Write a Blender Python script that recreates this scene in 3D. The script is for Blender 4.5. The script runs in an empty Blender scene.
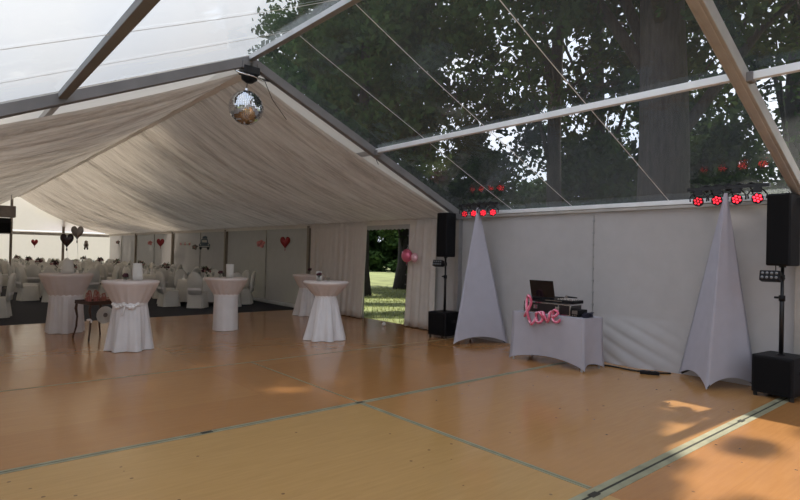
import bpy, bmesh, math, random
import numpy as np
from mathutils import Vector, Matrix
random.seed(7); rng = np.random.default_rng(7)
C = bpy.context.scene.collection
PI = math.pi
sin, cos = math.sin, math.cos

# ------------------------------------------------------------------ materials
def new_mat(name):
    m = bpy.data.materials.new(name); m.use_nodes = True
    nt = m.node_tree; nt.nodes.clear()
    out = nt.nodes.new('ShaderNodeOutputMaterial')
    return m, nt, out
def noise(nt, scale, detail=3, vec=None, rough=.5):
    n = nt.nodes.new('ShaderNodeTexNoise'); n.inputs['Scale'].default_value = scale
    n.inputs['Detail'].default_value = detail; n.inputs['Roughness'].default_value = rough
    if vec is not None: nt.links.new(vec, n.inputs['Vector'])
    return n
def objco(nt, scale=(1, 1, 1)):
    t = nt.nodes.new('ShaderNodeTexCoord'); mp = nt.nodes.new('ShaderNodeMapping')
    mp.inputs['Scale'].default_value = scale
    nt.links.new(t.outputs['Object'], mp.inputs['Vector'])
    return mp.outputs['Vector']
def ramp(nt, fac, stops):
    r = nt.nodes.new('ShaderNodeValToRGB'); nt.links.new(fac, r.inputs['Fac'])
    e = r.color_ramp.elements
    while len(e) < len(stops): e.new(.5)
    for i, (p, c) in enumerate(stops):
        e[i].position = p; e[i].color = (c[0], c[1], c[2], 1)
    return r.outputs['Color']
def mat(name, col, rough=.6, metal=0, var=.08, nscale=6, bump=0, bscale=40, emis=None, estr=0, coat=0, spec=.5, stretch=(1, 1, 1)):
    m, nt, out = new_mat(name)
    b = nt.nodes.new('ShaderNodeBsdfPrincipled')
    v = objco(nt, stretch)
    n = noise(nt, nscale, 4, v)
    lo = [max(0, c * (1 - var)) for c in col]; hi = [min(1, c * (1 + var)) for c in col]
    nt.links.new(ramp(nt, n.outputs['Fac'], [(.3, lo), (.7, hi)]), b.inputs['Base Color'])
    b.inputs['Roughness'].default_value = rough; b.inputs['Metallic'].default_value = metal
    b.inputs['Specular IOR Level'].default_value = spec
    b.inputs['Coat Weight'].default_value = coat
    if bump:
        bn = noise(nt, bscale, 3, v); bp = nt.nodes.new('ShaderNodeBump')
        bp.inputs['Strength'].default_value = bump; bp.inputs['Distance'].default_value = .01
        nt.links.new(bn.outputs['Fac'], bp.inputs['Height']); nt.links.new(bp.outputs['Normal'], b.inputs['Normal'])
    if emis:
        b.inputs['Emission Color'].default_value = (*emis, 1); b.inputs['Emission Strength'].default_value = estr
    nt.links.new(b.outputs['BSDF'], out.inputs['Surface'])
    return m
def cloth_mat(name, col, trans=.3, bump=.25, bscale=30, stretch=(1, 1, 1), var=.04, tcol=None, wbump=0):
    m, nt, out = new_mat(name)
    v = objco(nt, stretch)
    d = nt.nodes.new('ShaderNodeBsdfDiffuse'); t = nt.nodes.new('ShaderNodeBsdfTranslucent')
    n = noise(nt, 5, 4, v)
    cc = ramp(nt, n.outputs['Fac'], [(.3, [c * (1 - var) for c in col]), (.7, [min(1, c * (1 + var)) for c in col])])
    nt.links.new(cc, d.inputs['Color'])
    t.inputs['Color'].default_value = (*(tcol or col), 1)
    bn = noise(nt, bscale, 3, v); bp = nt.nodes.new('ShaderNodeBump')
    bp.inputs['Strength'].default_value = bump; bp.inputs['Distance'].default_value = .01 + wbump
    nt.links.new(bn.outputs['Fac'], bp.inputs['Height'])
    nt.links.new(bp.outputs['Normal'], d.inputs['Normal'])
    mx = nt.nodes.new('ShaderNodeMixShader'); mx.inputs['Fac'].default_value = trans
    nt.links.new(d.outputs[0], mx.inputs[1]); nt.links.new(t.outputs[0], mx.inputs[2])
    nt.links.new(mx.outputs[0], out.inputs['Surface'])
    return m

M = {}
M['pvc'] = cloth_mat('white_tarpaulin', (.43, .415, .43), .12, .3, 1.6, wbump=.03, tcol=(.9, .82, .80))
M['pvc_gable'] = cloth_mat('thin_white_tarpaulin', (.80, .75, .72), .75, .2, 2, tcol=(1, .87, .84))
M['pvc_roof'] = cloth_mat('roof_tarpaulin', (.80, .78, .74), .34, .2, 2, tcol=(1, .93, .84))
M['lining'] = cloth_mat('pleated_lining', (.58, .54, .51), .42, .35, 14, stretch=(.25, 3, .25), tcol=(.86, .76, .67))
M['drape'] = cloth_mat('white_drape', (.78, .73, .68), .25, .2, 20)
def lining_fold_shade(m):
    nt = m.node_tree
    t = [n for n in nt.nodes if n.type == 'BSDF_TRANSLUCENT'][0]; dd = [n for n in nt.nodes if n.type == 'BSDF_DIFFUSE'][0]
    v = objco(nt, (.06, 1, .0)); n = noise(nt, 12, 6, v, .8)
    # fold shade put in as streaks of the translucent colour; gathered cloth lies double
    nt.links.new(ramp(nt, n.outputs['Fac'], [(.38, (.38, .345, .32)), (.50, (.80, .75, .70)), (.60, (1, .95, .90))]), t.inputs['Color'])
lining_fold_shade(M['lining'])
M['cloth'] = cloth_mat('white_cotton', (.80, .78, .80), .12, .2, 50)
M['cloth_hall'] = cloth_mat('white_polyester', (.74, .73, .70), .12, .2, 40)
M['cloth_floor_lit'] = cloth_mat('floor_lit_white_cotton', (.78, .70, .68), .12, .2, 50)  # warm floor bounce painted into the white of the upper covers
M['stretch'] = cloth_mat('white_spandex', (.48, .47, .54), .14, .08, 60)
M['satin'] = mat('white_satin', (.85, .83, .84), .35)
M['alu'] = mat('aluminium', (.42, .42, .43), .42, .75, .1, 3)
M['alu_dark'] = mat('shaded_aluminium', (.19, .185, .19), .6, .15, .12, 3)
M['alu_warm'] = mat('weathered_aluminium', (.40, .38, .355), .5, .3, .12, 4)
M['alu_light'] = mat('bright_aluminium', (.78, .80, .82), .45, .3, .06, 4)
M['post'] = mat('bronze_post', (.24, .20, .16), .5, .2, .1, 4)
M['carpet'] = mat('charcoal_carpet', (.017, .019, .029), .95, 0, .35, 30, .5, 150)
M['black'] = mat('black_plastic', (.007, .007, .009), .5, 0, .2, 20, .15, 120, spec=.2)
M['grille'] = mat('black_grille', (.006, .006, .007), .7, 0, .4, 220, .5, 300, spec=.12)
M['blackmetal'] = mat('black_metal', (.02, .02, .022), .35, .5)
M['case'] = mat('flight_case_laminate', (.018, .014, .015), .35, 0, .2, 30)
M['screen'] = mat('dark_screen', (.006, .007, .010), .15)
M['chrome'] = mat('chrome', (.75, .75, .77), .15, 1, .03)
M['green_led'] = mat('green_led', (.0, .3, .05), .4, emis=(.05, 1, .3), estr=2)
M['pink'] = mat('pink_foil', (.72, .16, .27), .22, .35, .1, 8, .2, 12)
M['pink_light'] = mat('pale_pink_foil', (.85, .50, .58), .2, .3, .06)
M['red'] = mat('red_foil', (.26, .02, .025), .3, .3, .15, 8)
M['rose'] = mat('rose_paper', (.62, .24, .24), .6, 0, .15, 12)
M['darkfoil'] = mat('dark_brown_foil', (.025, .010, .010), .28, .3, .2, 8)
M['silver'] = mat('dull_silver_foil', (.22, .19, .17), .35, .6, .1, 8)
M['carblue'] = mat('slate_foil', (.07, .10, .12), .35, .2, .25, 10)
M['tyre'] = mat('black_foil', (.01, .01, .01), .4)
M['cream'] = mat('cream_foil', (.55, .53, .48), .4)
M['wood'] = mat('dark_stained_wood', (.055, .022, .012), .4, 0, .3, 8, .1, 30, stretch=(1, 1, 6))
M['copper'] = mat('rose_gold_wire', (.45, .17, .13), .35, .6)
M['paper'] = cloth_mat('white_paper', (.84, .82, .79), .3, .1, 60)
M['glass'] = None
M['rubber'] = mat('black_rubber', (.01, .01, .01), .7)
M['flower_dark'] = mat('burgundy_petals', (.05, .008, .02), .7, 0, .3, 40)
M['flower_pink'] = mat('dusty_pink_petals', (.45, .24, .24), .7, 0, .3, 40)
M['flower_white'] = mat('white_petals', (.62, .60, .55), .7, 0, .2, 40)
M['green'] = mat('leaf_green', (.06, .10, .045), .6, 0, .4, 20)
M['bark'] = mat('bark', (.036, .030, .026), .9, 0, .45, 5, 1, 14, stretch=(3, 3, .5))

def glass_mat():
    m, nt, out = new_mat('clear_glass')
    t = nt.nodes.new('ShaderNodeBsdfTransparent'); t.inputs['Color'].default_value = (.86, .88, .88, 1)
    g = nt.nodes.new('ShaderNodeBsdfGlossy'); g.inputs['Roughness'].default_value = .04
    lw = nt.nodes.new('ShaderNodeLayerWeight'); lw.inputs['Blend'].default_value = .5
    pw = nt.nodes.new('ShaderNodeMath'); pw.operation = 'POWER'; pw.inputs[1].default_value = 4.0; nt.links.new(lw.outputs['Facing'], pw.inputs[0])
    fr = nt.nodes.new('ShaderNodeMapRange'); fr.inputs['To Min'].default_value = .04; fr.inputs['To Max'].default_value = .9; nt.links.new(pw.outputs[0], fr.inputs['Value'])
    mx = nt.nodes.new('ShaderNodeMixShader'); nt.links.new(fr.outputs[0], mx.inputs[0])
    nt.links.new(t.outputs[0], mx.inputs[1]); nt.links.new(g.outputs[0], mx.inputs[2])
    nt.links.new(mx.outputs[0], out.inputs['Surface']); return m
M['glass'] = glass_mat()
def foil_mat():
    m, nt, out = new_mat('clear_roof_foil')
    v = objco(nt)
    t = nt.nodes.new('ShaderNodeBsdfTransparent'); t.inputs['Color'].default_value = (.90, .91, .92, 1)
    g = nt.nodes.new('ShaderNodeBsdfGlossy'); g.inputs['Roughness'].default_value = .10
    g.inputs['Color'].default_value = (.9, .93, .95, 1)
    # milky translucent share of the foil, uneven by noise
    d = nt.nodes.new('ShaderNodeBsdfTranslucent'); d.inputs['Color'].default_value = (.75, .80, .84, 1)
    n = noise(nt, .9, 5, v, .6)
    mr = nt.nodes.new('ShaderNodeMapRange'); mr.inputs['To Min'].default_value = .014; mr.inputs['To Max'].default_value = .05
    nt.links.new(n.outputs['Fac'], mr.inputs['Value'])
    m1 = nt.nodes.new('ShaderNodeMixShader'); nt.links.new(mr.outputs[0], m1.inputs[0])
    nt.links.new(t.outputs[0], m1.inputs[1]); nt.links.new(d.outputs[0], m1.inputs[2])
    lw = nt.nodes.new('ShaderNodeLayerWeight'); lw.inputs['Blend'].default_value = .5
    pw = nt.nodes.new('ShaderNodeMath'); pw.operation = 'POWER'; pw.inputs[1].default_value = 4.0; nt.links.new(lw.outputs['Facing'], pw.inputs[0])
    fr = nt.nodes.new('ShaderNodeMapRange'); fr.inputs['To Min'].default_value = .035; fr.inputs['To Max'].default_value = .9; nt.links.new(pw.outputs[0], fr.inputs['Value'])
    bn = noise(nt, 2.2, 2, v); bp = nt.nodes.new('ShaderNodeBump'); bp.inputs['Strength'].default_value = .25; bp.inputs['Distance'].default_value = .05
    nt.links.new(bn.outputs['Fac'], bp.inputs['Height']); nt.links.new(bp.outputs['Normal'], g.inputs['Normal'])
    mx = nt.nodes.new('ShaderNodeMixShader'); nt.links.new(fr.outputs[0], mx.inputs[0])
    nt.links.new(m1.outputs[0], mx.inputs[1]); nt.links.new(g.outputs[0], mx.inputs[2])
    nt.links.new(mx.outputs[0], out.inputs['Surface']); return m
M['foil'] = foil_mat()
def floor_mat():
    m, nt, out = new_mat('laminated_plywood_floor')
    b = nt.nodes.new('ShaderNodeBsdfPrincipled')
    v = objco(nt)
    # sheets: every laid sheet has its own tone
    br = nt.nodes.new('ShaderNodeTexBrick'); nt.links.new(v, br.inputs['Vector'])
    br.inputs['Scale'].default_value = 1; br.inputs['Brick Width'].default_value = 2.95; br.inputs['Row Height'].default_value = 1.475
    br.inputs['Mortar Size'].default_value = .0015; br.inputs['Color1'].default_value = (.405, .190, .068, 1); br.inputs['Color2'].default_value = (.445, .215, .078, 1)
    br.inputs['Mortar'].default_value = (.33, .16, .07, 1); br.offset = 0
    # worn yellower field of sheets in front, part of its paleness painted-in glare (x<3.68,y<4.95)
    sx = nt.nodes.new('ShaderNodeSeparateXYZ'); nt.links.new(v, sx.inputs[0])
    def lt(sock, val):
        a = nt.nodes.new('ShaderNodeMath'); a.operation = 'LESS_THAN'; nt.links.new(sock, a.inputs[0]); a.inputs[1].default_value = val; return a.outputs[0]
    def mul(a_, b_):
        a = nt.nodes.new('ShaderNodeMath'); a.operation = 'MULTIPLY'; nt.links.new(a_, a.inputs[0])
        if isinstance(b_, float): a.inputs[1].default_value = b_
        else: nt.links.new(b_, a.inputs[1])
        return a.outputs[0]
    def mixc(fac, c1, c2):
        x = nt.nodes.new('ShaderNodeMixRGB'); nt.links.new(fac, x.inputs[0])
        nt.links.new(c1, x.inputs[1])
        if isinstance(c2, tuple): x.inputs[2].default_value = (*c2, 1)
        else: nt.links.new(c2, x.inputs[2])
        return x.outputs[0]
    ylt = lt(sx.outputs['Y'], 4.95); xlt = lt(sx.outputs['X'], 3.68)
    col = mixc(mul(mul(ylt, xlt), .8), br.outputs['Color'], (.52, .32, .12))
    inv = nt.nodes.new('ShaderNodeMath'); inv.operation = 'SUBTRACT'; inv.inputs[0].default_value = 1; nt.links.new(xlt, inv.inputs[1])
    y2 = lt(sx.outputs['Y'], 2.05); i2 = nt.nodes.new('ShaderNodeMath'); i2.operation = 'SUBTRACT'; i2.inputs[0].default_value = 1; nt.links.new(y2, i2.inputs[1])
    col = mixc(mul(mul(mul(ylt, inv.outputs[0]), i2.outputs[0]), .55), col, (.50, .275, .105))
    # birch grain
    gv = objco(nt, (.8, 9, 1)); gn = noise(nt, 3, 6, gv, .65)
    col2 = nt.nodes.new('ShaderNodeMixRGB'); col2.blend_type = 'MULTIPLY'; col2.inputs[0].default_value = .55
    nt.links.new(col, col2.inputs[1]); nt.links.new(ramp(nt, gn.outputs['Fac'], [(.3, (.78, .74, .70)), (.7, (1.05, 1.05, 1.05))]), col2.inputs[2])
    # dark knots and specks on the worn field
    vo = nt.nodes.new('ShaderNodeTexVoronoi'); vo.inputs['Scale'].default_value = 5.5; nt.links.new(v, vo.inputs['Vector'])
    vs = nt.nodes.new('ShaderNodeSeparateColor'); nt.links.new(vo.outputs['Color'], vs.inputs[0])
    sp = mul(lt(vo.outputs['Distance'], .075), lt(vs.outputs[0], .5))
    sp = mul(mul(sp, ylt), .75)
    col3 = mixc(sp, col2.outputs[0], (.10, .05, .03))
    nt.links.new(col3, b.inputs['Base Color'])
    rn = noise(nt, 1.3, 4, v); rr = nt.nodes.new('ShaderNodeMapRange'); rr.inputs['To Min'].default_value = .10; rr.inputs['To Max'].default_value = .24
    nt.links.new(rn.outputs['Fac'], rr.inputs['Value']); nt.links.new(rr.outputs[0], b.inputs['Roughness'])
    b.inputs['Specular IOR Level'].default_value = .75
    bn = noise(nt, 2.5, 2, v); bp = nt.nodes.new('ShaderNodeBump'); bp.inputs['Strength'].default_value = .12; bp.inputs['Distance'].default_value = .02
    nt.links.new(bn.outputs['Fac'], bp.inputs['Height']); nt.links.new(bp.outputs['Normal'], b.inputs['Normal'])
    nt.links.new(b.outputs[0], out.inputs[0]); return m
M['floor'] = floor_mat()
M['joint'] = mat('greenish_joint_strip', (.30, .285, .19), .5, .1, .2, 6)
M['gap'] = mat('dark_joint_gap', (.03, .028, .02), .8)
def leaf_mat(name, c1, c2, tr=.35):
    m, nt, out = new_mat(name); v = objco(nt)
    n = noise(nt, 1.1, 4, v)
    cc = ramp(nt, n.outputs['Fac'], [(.3, c1), (.7, c2)])
    d = nt.nodes.new('ShaderNodeBsdfDiffuse'); t = nt.nodes.new('ShaderNodeBsdfTranslucent')
    nt.links.new(cc, d.inputs[0]); nt.links.new(cc, t.inputs[0])
    mx = nt.nodes.new('ShaderNodeMixShader'); mx.inputs[0].default_value = tr
    nt.links.new(d.outputs[0], mx.inputs[1]); nt.links.new(t.outputs[0], mx.inputs[2]); nt.links.new(mx.outputs[0], out.inputs[0]); return m
M['leaf'] = leaf_mat('tree_leaves', (.035, .060, .022), (.075, .12, .040))
M['leaf2'] = leaf_mat('dark_tree_leaves', (.022, .042, .020), (.05, .085, .035), .25)
M['hedge'] = leaf_mat('hedge_leaves', (.018, .035, .014), (.05, .09, .03), .2)
M['blade'] = leaf_mat('grass_blades', (.20, .26, .08), (.48, .48, .22), .3)
M['grass'] = mat('lawn', (.19, .22, .09), .95, 0, .35, .7, .6, 30)

# ------------------------------------------------------------------ mesh builder
class MB:
    def __init__(s): s.v = []; s.f = []
    def add(s, vs, fs):
        o = len(s.v); s.v += [tuple(p) for p in vs]; s.f += [tuple(i + o for i in f) for f in fs]; return s
    def box(s, c, d, rz=0, R=None):
        hx, hy, hz = d[0] / 2, d[1] / 2, d[2] / 2
        R = R or Matrix.Rotation(rz, 3, 'Z')
        vs = [Vector(c) + R @ Vector((x * hx, y * hy, z * hz)) for x in (-1, 1) for y in (-1, 1) for z in (-1, 1)]
        return s.add(vs, [(0, 1, 3, 2), (4, 6, 7, 5), (0, 4, 5, 1), (2, 3, 7, 6), (0, 2, 6, 4), (1, 5, 7, 3)])
    def beam(s, a, b, w, h, up=(0, 0, 1)):
        a = Vector(a); b = Vector(b); d = (b - a).normalized(); r = d.cross(Vector(up)).normalized(); u = r.cross(d)
        vs = [p + r * (i * w / 2) + u * (j * h / 2) for p in (a, b) for i in (-1, 1) for j in (-1, 1)]
        return s.add(vs, [(0, 1, 3, 2), (4, 6, 7, 5), (0, 4, 5, 1), (2, 3, 7, 6), (0, 2, 6, 4), (1, 5, 7, 3)])
    def tube(s, pts, r, n=8, closed=False):
        pts = [Vector(p) for p in pts]; k = len(pts); rs = r if isinstance(r, (list, tuple)) else [r] * k
        vs = []; prev = None
        for i, p in enumerate(pts):
            d = (pts[min(i + 1, k - 1)] - pts[max(i - 1, 0)])
            if closed: d = pts[(i + 1) % k] - pts[i - 1]
            d.normalize()
            if prev is None:
                a = Vector((0, 0, 1)) if abs(d.z) < .9 else Vector((1, 0, 0)); u = d.cross(a).normalized()
            else:
                u = (prev - d * prev.dot(d)).normalized()
            prev = u; w = d.cross(u)
            for j in range(n):
                t = 2 * PI * j / n; vs.append(p + (u * cos(t) + w * sin(t)) * rs[i])
        fs = []
        for i in range(k if closed else k - 1):
            i2 = (i + 1) % k
            for j in range(n):
                fs.append((i * n + j, i * n + (j + 1) % n, i2 * n + (j + 1) % n, i2 * n + j))
        if not closed: fs += [tuple(range(n))[::-1], tuple((k - 1) * n + j for j in range(n))]
        return s.add(vs, fs)
    def lathe(s, prof, n=24, c=(0, 0, 0), cap=True, wave=None):
        vs = []
        for (r, z) in prof:
            for j in range(n):
                t = 2 * PI * j / n; rr = r if wave is None else wave(r, z, t)
                vs.append((c[0] + rr * cos(t), c[1] + rr * sin(t), c[2] + z))
        fs = []
        for i in range(len(prof) - 1):
            for j in range(n):
                fs.append((i * n + j, i * n + (j + 1) % n, (i + 1) * n + (j + 1) % n, (i + 1) * n + j))
        if cap: fs += [tuple(range(n))[::-1], tuple((len(prof) - 1) * n + j for j in range(n))]
        return s.add(vs, fs)
    def sphere(s, c, r, n=12, m=8, sc=(1, 1, 1)):
        prof = [(r * sin(PI * i / m), -r * cos(PI * i / m)) for i in range(m + 1)]
        prof[0] = (r * .02, -r); prof[-1] = (r * .02, r)
        o = len(s.v); s.lathe(prof, n, (0, 0, 0))
        for i in range(o, len(s.v)):
            x, y, z = s.v[i]; s.v[i] = (c[0] + x * sc[0], c[1] + y * sc[1], c[2] + z * sc[2])
        return s
    def grid(s, nu, nv, fn, closed=False):
        vs = [fn(i / (nu - 1) if not closed else i / nu, j / (nv - 1)) for i in range(nu) for j in range(nv)]
        fs = []
        for i in range(nu if closed else nu - 1):
            for j in range(nv - 1):
                i2 = (i + 1) % nu
                fs.append((i * nv + j, i2 * nv + j, i2 * nv + j + 1, i * nv + j + 1))
        return s.add(vs, fs)
    def build(s, name, m, parent=None, smooth=False, bevel=0, thick=0, loc=None):
        me = bpy.data.meshes.new(name); me.from_pydata(s.v, [], s.f); me.update()
        if smooth:
            me.polygons.foreach_set('use_smooth', [True] * len(me.polygons))
        me.materials.append(m)
        o = bpy.data.objects.new(name, me); C.objects.link(o)
        if parent: o.parent = parent
        if loc: o.location = loc
        if thick:
            md = o.modifiers.new('thickness', 'SOLIDIFY'); md.thickness = thick; md.offset = 0
        if bevel:
            md = o.modifiers.new('bevel', 'BEVEL'); md.width = bevel; md.segments = 2; md.limit_method = 'ANGLE'
        return o
def tag(o, label, cat, group=None, kind=None):
    o['label'] = label; o['category'] = cat
    if group: o['group'] = group
    if kind: o['kind'] = kind
    return o
def thing(name, label, cat, loc=(0, 0, 0), rz=0, group=None):
    o = bpy.data.objects.new(name, None); o.empty_display_size = .1; C.objects.link(o)
    o.location = loc; o.rotation_euler = (0, 0, rz); return tag(o, label, cat, group)
def dup(root, loc, rz=0, label=None, group=None):
    r = root.copy(); C.objects.link(r); r.location = loc; r.rotation_euler = (0, 0, rz)
    if label: r['label'] = label
    if group: r['group'] = group
    for ch in list(root.children):
        c = ch.copy(); C.objects.link(c); c.parent = r
        for g in ch.children:
            d = g.copy(); C.objects.link(d); d.parent = c
    return r
def struct(o): o['kind'] = 'structure'; return o
NT = [0]
def trim(mb, m, **k):
    NT[0] += 1; return struct(mb.build('trim_%d' % NT[0], m, **k))

# ------------------------------------------------------------------ tent measurements
XR, ZR, D, EV, Y0, BAY = 3.68, 4.68, 8.53, 2.556, 8.0, 6.0
XL = 2 * XR - D; SL = (ZR - EV) / (D - XR)
def roof(x): return ZR - SL * abs(x - XR)
YB, YF = -10.0, Y0 + 5 * BAY      # back gable, far gable

# ground and floors
g = MB().grid(2, 2, lambda u, v: (-60 + 190 * u, -60 + 190 * v, -.06)); o = struct(g.build('floor_ground', M['grass'])); o.name = 'ground'
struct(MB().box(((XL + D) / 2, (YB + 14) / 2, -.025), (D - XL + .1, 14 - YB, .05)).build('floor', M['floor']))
struct(MB().box(((XL + D) / 2, (YF + 14) / 2, -.03), (D - XL + .1, YF - 14, .05)).build('floor.001', M['carpet']))
# joint strips
def joint(a, b, w, gapw):
    a = Vector(a); b = Vector(b); z = .0015
    d = (b - a).normalized(); r = Vector((-d.y, d.x, 0))
    mb = MB()
    for sgn in (-1, 1):
        off = r * sgn * (w / 4 + gapw / 4)
        mb.beam(a + off + Vector((0, 0, z)), b + off + Vector((0, 0, z)), w / 2 - gapw / 2, .003)
    trim(mb, M['joint'])
    trim(MB().beam(a + Vector((0, 0, .0006)), b + Vector((0, 0, .0006)), gapw, .001), M['gap'])
joint((XL, 2.05, 0), (D - .05, 2.05, 0), .135, .022)
joint((XL, 4.95, 0), (D - .05, 4.95, 0), .075, .014)
joint((XL, 7.70, 0), (D - .05, 7.70, 0), .022, .006)
joint((3.68, 2.13, 0), (3.68, 4.91, 0), .055, .008)
joint((3.68, 4.99, 0), (3.68, 7.68, 0), .020, .005)
# corner lock plates of the joints
for (x, y) in ((3.68, 4.95), (3.60, 2.05), (1.95, 4.95), (6.5, 2.05)):
    trim(MB().box((x, y, .004), (.10, .05, .003)), M['gap'])

# ------------------------------------------------------------------ walls
def fold(y, z):
    return .02 * sin(y * 1.7 + z * .6) + .012 * sin(y * 4.1 - z * 1.3)
def wall_pt(y, z):
    x = D - .04 + fold(y, z) * (.3 + .7 * (1 - z / EV))
    if y < 6.6:   # loose skirt hanging into the room at the bottom behind the music table
        k = max(0, 1 - z / .75)
        w = math.exp(-((y - 4.25) / .62) ** 2)
        ph_ = z - .42 * (y - 3.3) + .05 * sin(2.3 * y)
        x -= .20 * k * w + .045 * min(1, 3 * k) * w * (abs(sin(15 * ph_ + .6 * sin(3 * y))) ** .6 - .6)
    return (x, y, z)
def side_panel(y0, y1, z0, z1, mb, du=.12, dv=.07):
    nu = max(2, int((y1 - y0) / du) + 1); nv = max(2, int((z1 - z0) / dv) + 1)
    mb.grid(nu, nv, lambda u, v: wall_pt(y0 + (y1 - y0) * u, z0 + (z1 - z0) * v))
DY0, DY1, DZ = 9.64, 11.36, 2.25
w = MB(); side_panel(YB, 2.8, .0, EV, w); side_panel(2.8, 5.6, .0, EV, w, .04, .03); side_panel(5.6, DY0, .0, EV, w); side_panel(DY1, YF, .0, EV, w)
def lintel(u, v):
    y = DY0 + (DY1 - DY0) * u; zb = DZ + .022 * abs(sin(u * PI * 11)) ; z = zb + (EV - zb) * v
    return (wall_pt(y, z)[0], y, z)
w.grid(133, 5, lintel)
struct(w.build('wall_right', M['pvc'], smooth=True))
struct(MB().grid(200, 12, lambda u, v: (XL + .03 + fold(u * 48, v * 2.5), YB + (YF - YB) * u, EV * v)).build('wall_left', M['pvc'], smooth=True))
def gable(y, m, nm, amp=.0):
    mb = MB(); n = 60
    mb.grid(n, 2, lambda u, v: (XL + (D - XL) * u, y, .0 + (EV - .04) * v))
    mb.grid(n, 8, lambda u, v: (XL + (D - XL) * u, y - amp * sin(PI * v) * sin(u * PI * 2) ** 2, EV + .0 + (roof(XL + (D - XL) * u) - EV) * v))
    return struct(mb.build(nm, m, smooth=True))
gable(YF, M['pvc_gable'], 'wall_far', .25)
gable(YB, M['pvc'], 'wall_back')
# gable posts and beam
for x in (XR - .28, 5.95, .95):
    trim(MB().beam((x, YF - .12, 0), (x, YF - .12, roof(x) - .1), .13, .1, (0, 1, 0)), M['post'])
trim(MB().beam((XL + .1, YF - .14, EV - .18), (D - .1, YF - .14, EV - .18), .08, .16), M['alu_warm'])
# seams with ties between the posts of the side wall, and the laced seam behind the music table
for y in (16.75, 22.7, 28.8, 35.0):
    trim(MB().beam((wall_pt(y, 1)[0] - .03, y, .1), (wall_pt(y, 1)[0] - .03, y, 2.42), .035, .02, (0, 1, 0)), M['alu_warm'])
mb = MB(); mb.tube([(wall_pt(4.93, z)[0] - .012, 4.93, z) for z in np.linspace(.3, 2.4, 22)], .005, 6)
for z in np.linspace(.5, 2.3, 10): mb.box((wall_pt(4.93, z)[0] - .02, 4.93, z), (.02, .03, .025))
trim(mb, M['alu'], smooth=False)
# base rail along the hall side wall
struct(MB().beam((D - .14, 14.3, .05), (D - .14, YF - .2, .05), .05, .07).build('baseboard_right', M['alu_light']))
trim(MB().beam((D - .28, 14.2, .03), (D - .20, 20, .03), .04, .05), M['alu_light'])
# red-brown sill under the curtains
trim(MB().beam((D - .10, 8.2, .015), (D - .10, DY0, .015), .04, .03), M['wood'])
trim(MB().beam((D - .10, DY1, .015), (D - .10, 13.9, .015), .04, .03), M['wood'])

# curtains beside the doorway
def curtain(y0, y1, x, lab, seed, swing=0, z1=EV - .1):
    r = random.Random(seed); ph = [r.random() * 6 for _ in range(3)]
    n = int((y1 - y0) / .02)
    def f(u, v):
        y = y0 + (y1 - y0) * u; z = .02 + (z1 - .02) * v
        a = .028 * sin(2 * PI * y / .24 + ph[0]) + .016 * sin(2 * PI * y / .13 + ph[1] + z)
        yy = y + (swing * (1 - v) ** 1.5 * (1 - u) if swing > 0 else -swing * (1 - v) * u)
        return (x - a * (1.1 - .5 * v), yy, z)
    o = MB().grid(n, 14, f).build('door_curtain', M['drape'], smooth=True, thick=.004)
    return tag(o, lab, 'curtain', 'white curtains beside the doorway')
curtain(DY1 - .25, 13.85, D - .17, 'wide white pleated curtain left of the garden doorway', 1, .14)
curtain(8.62, 9.45, D - .17, 'narrow white pleated curtain right of the garden doorway', 2, -.14)
# laces down the door edge
mb = MB()
for z in np.linspace(.3, 2.1, 9): mb.box((D - .205, 9.60 - .14 * z / EV, z), (.015, .03, .03))
trim(mb, M['alu_dark'])

# ------------------------------------------------------------------ frames
def frame(y, m, w=.12, h=.15, legs=True, mleg=None):
    off = h / 2 + .01
    for s_ in (-1, 1):
        xe = XR + s_ * (D - XR)
        b = MB().beam((XR, y, ZR - off), (xe - s_ * .06, y, EV + .03 - off), w, h)
        b.beam((XR + s_ * .01, y, ZR - off - h * .5), (xe - s_ * .08, y, EV + .03 - off - h * .5), w * .45, .03)
        trim(b, m, bevel=.008)
        if legs:
            trim(MB().beam((xe - s_ * .1, y, 0), (xe - s_ * .1, y, EV - .12), .11, w, (0, 1, 0)), mleg or m, bevel=.006)
frame(Y0, M['alu_dark'], .11, .14, mleg=M['alu'])
frame(Y0 - BAY, M['alu_warm'], .13, .15)
frame(Y0 - 2 * BAY, M['alu'], .12, .14)
for n in range(1, 5): frame(Y0 + n * BAY, M['alu_warm'], .12, .12, mleg=M['post'])
# purlins of the clear bays
PX = 6.16
for k in range(3):
    y1 = Y0 - k * BAY - .06; y0 = y1 - BAY + .12
    dz = 0 if k == 0 else .03
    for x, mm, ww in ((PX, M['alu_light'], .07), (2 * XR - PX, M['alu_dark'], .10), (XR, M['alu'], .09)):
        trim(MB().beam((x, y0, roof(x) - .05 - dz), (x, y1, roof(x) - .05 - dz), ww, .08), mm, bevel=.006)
    for x in (D - .05, XL + .05):
        b = MB().beam((x, y0, EV - .02), (x, y1, EV - .02), .10, .07)
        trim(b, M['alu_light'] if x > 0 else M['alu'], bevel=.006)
        trim(MB().beam((x - .02 * (1 if x > 0 else -1), y0, EV - .085), (x - .02 * (1 if x > 0 else -1), y1, EV - .085), .05, .045), M['alu_warm'])
# knee joint connectors
for (x, y) in ((D - .16, Y0), (D - .16, Y0 - BAY)):
    trim(MB().box((x, y, roof(x) - .14), (.18, .14, .14)), M['alu_dark'], bevel=.01)
for y in (Y0, Y0 - BAY):
    trim(MB().box((PX, y - .09, roof(PX) - .09), (.12, .06, .1)), M['alu_dark'], bevel=.01)
# hall purlins
for x in (PX, 2 * XR - PX):
    trim(MB().beam((x, Y0 + .1, roof(x) - .06), (x, YF - .1, roof(x) - .06), .07, .08), M['alu'])

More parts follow.
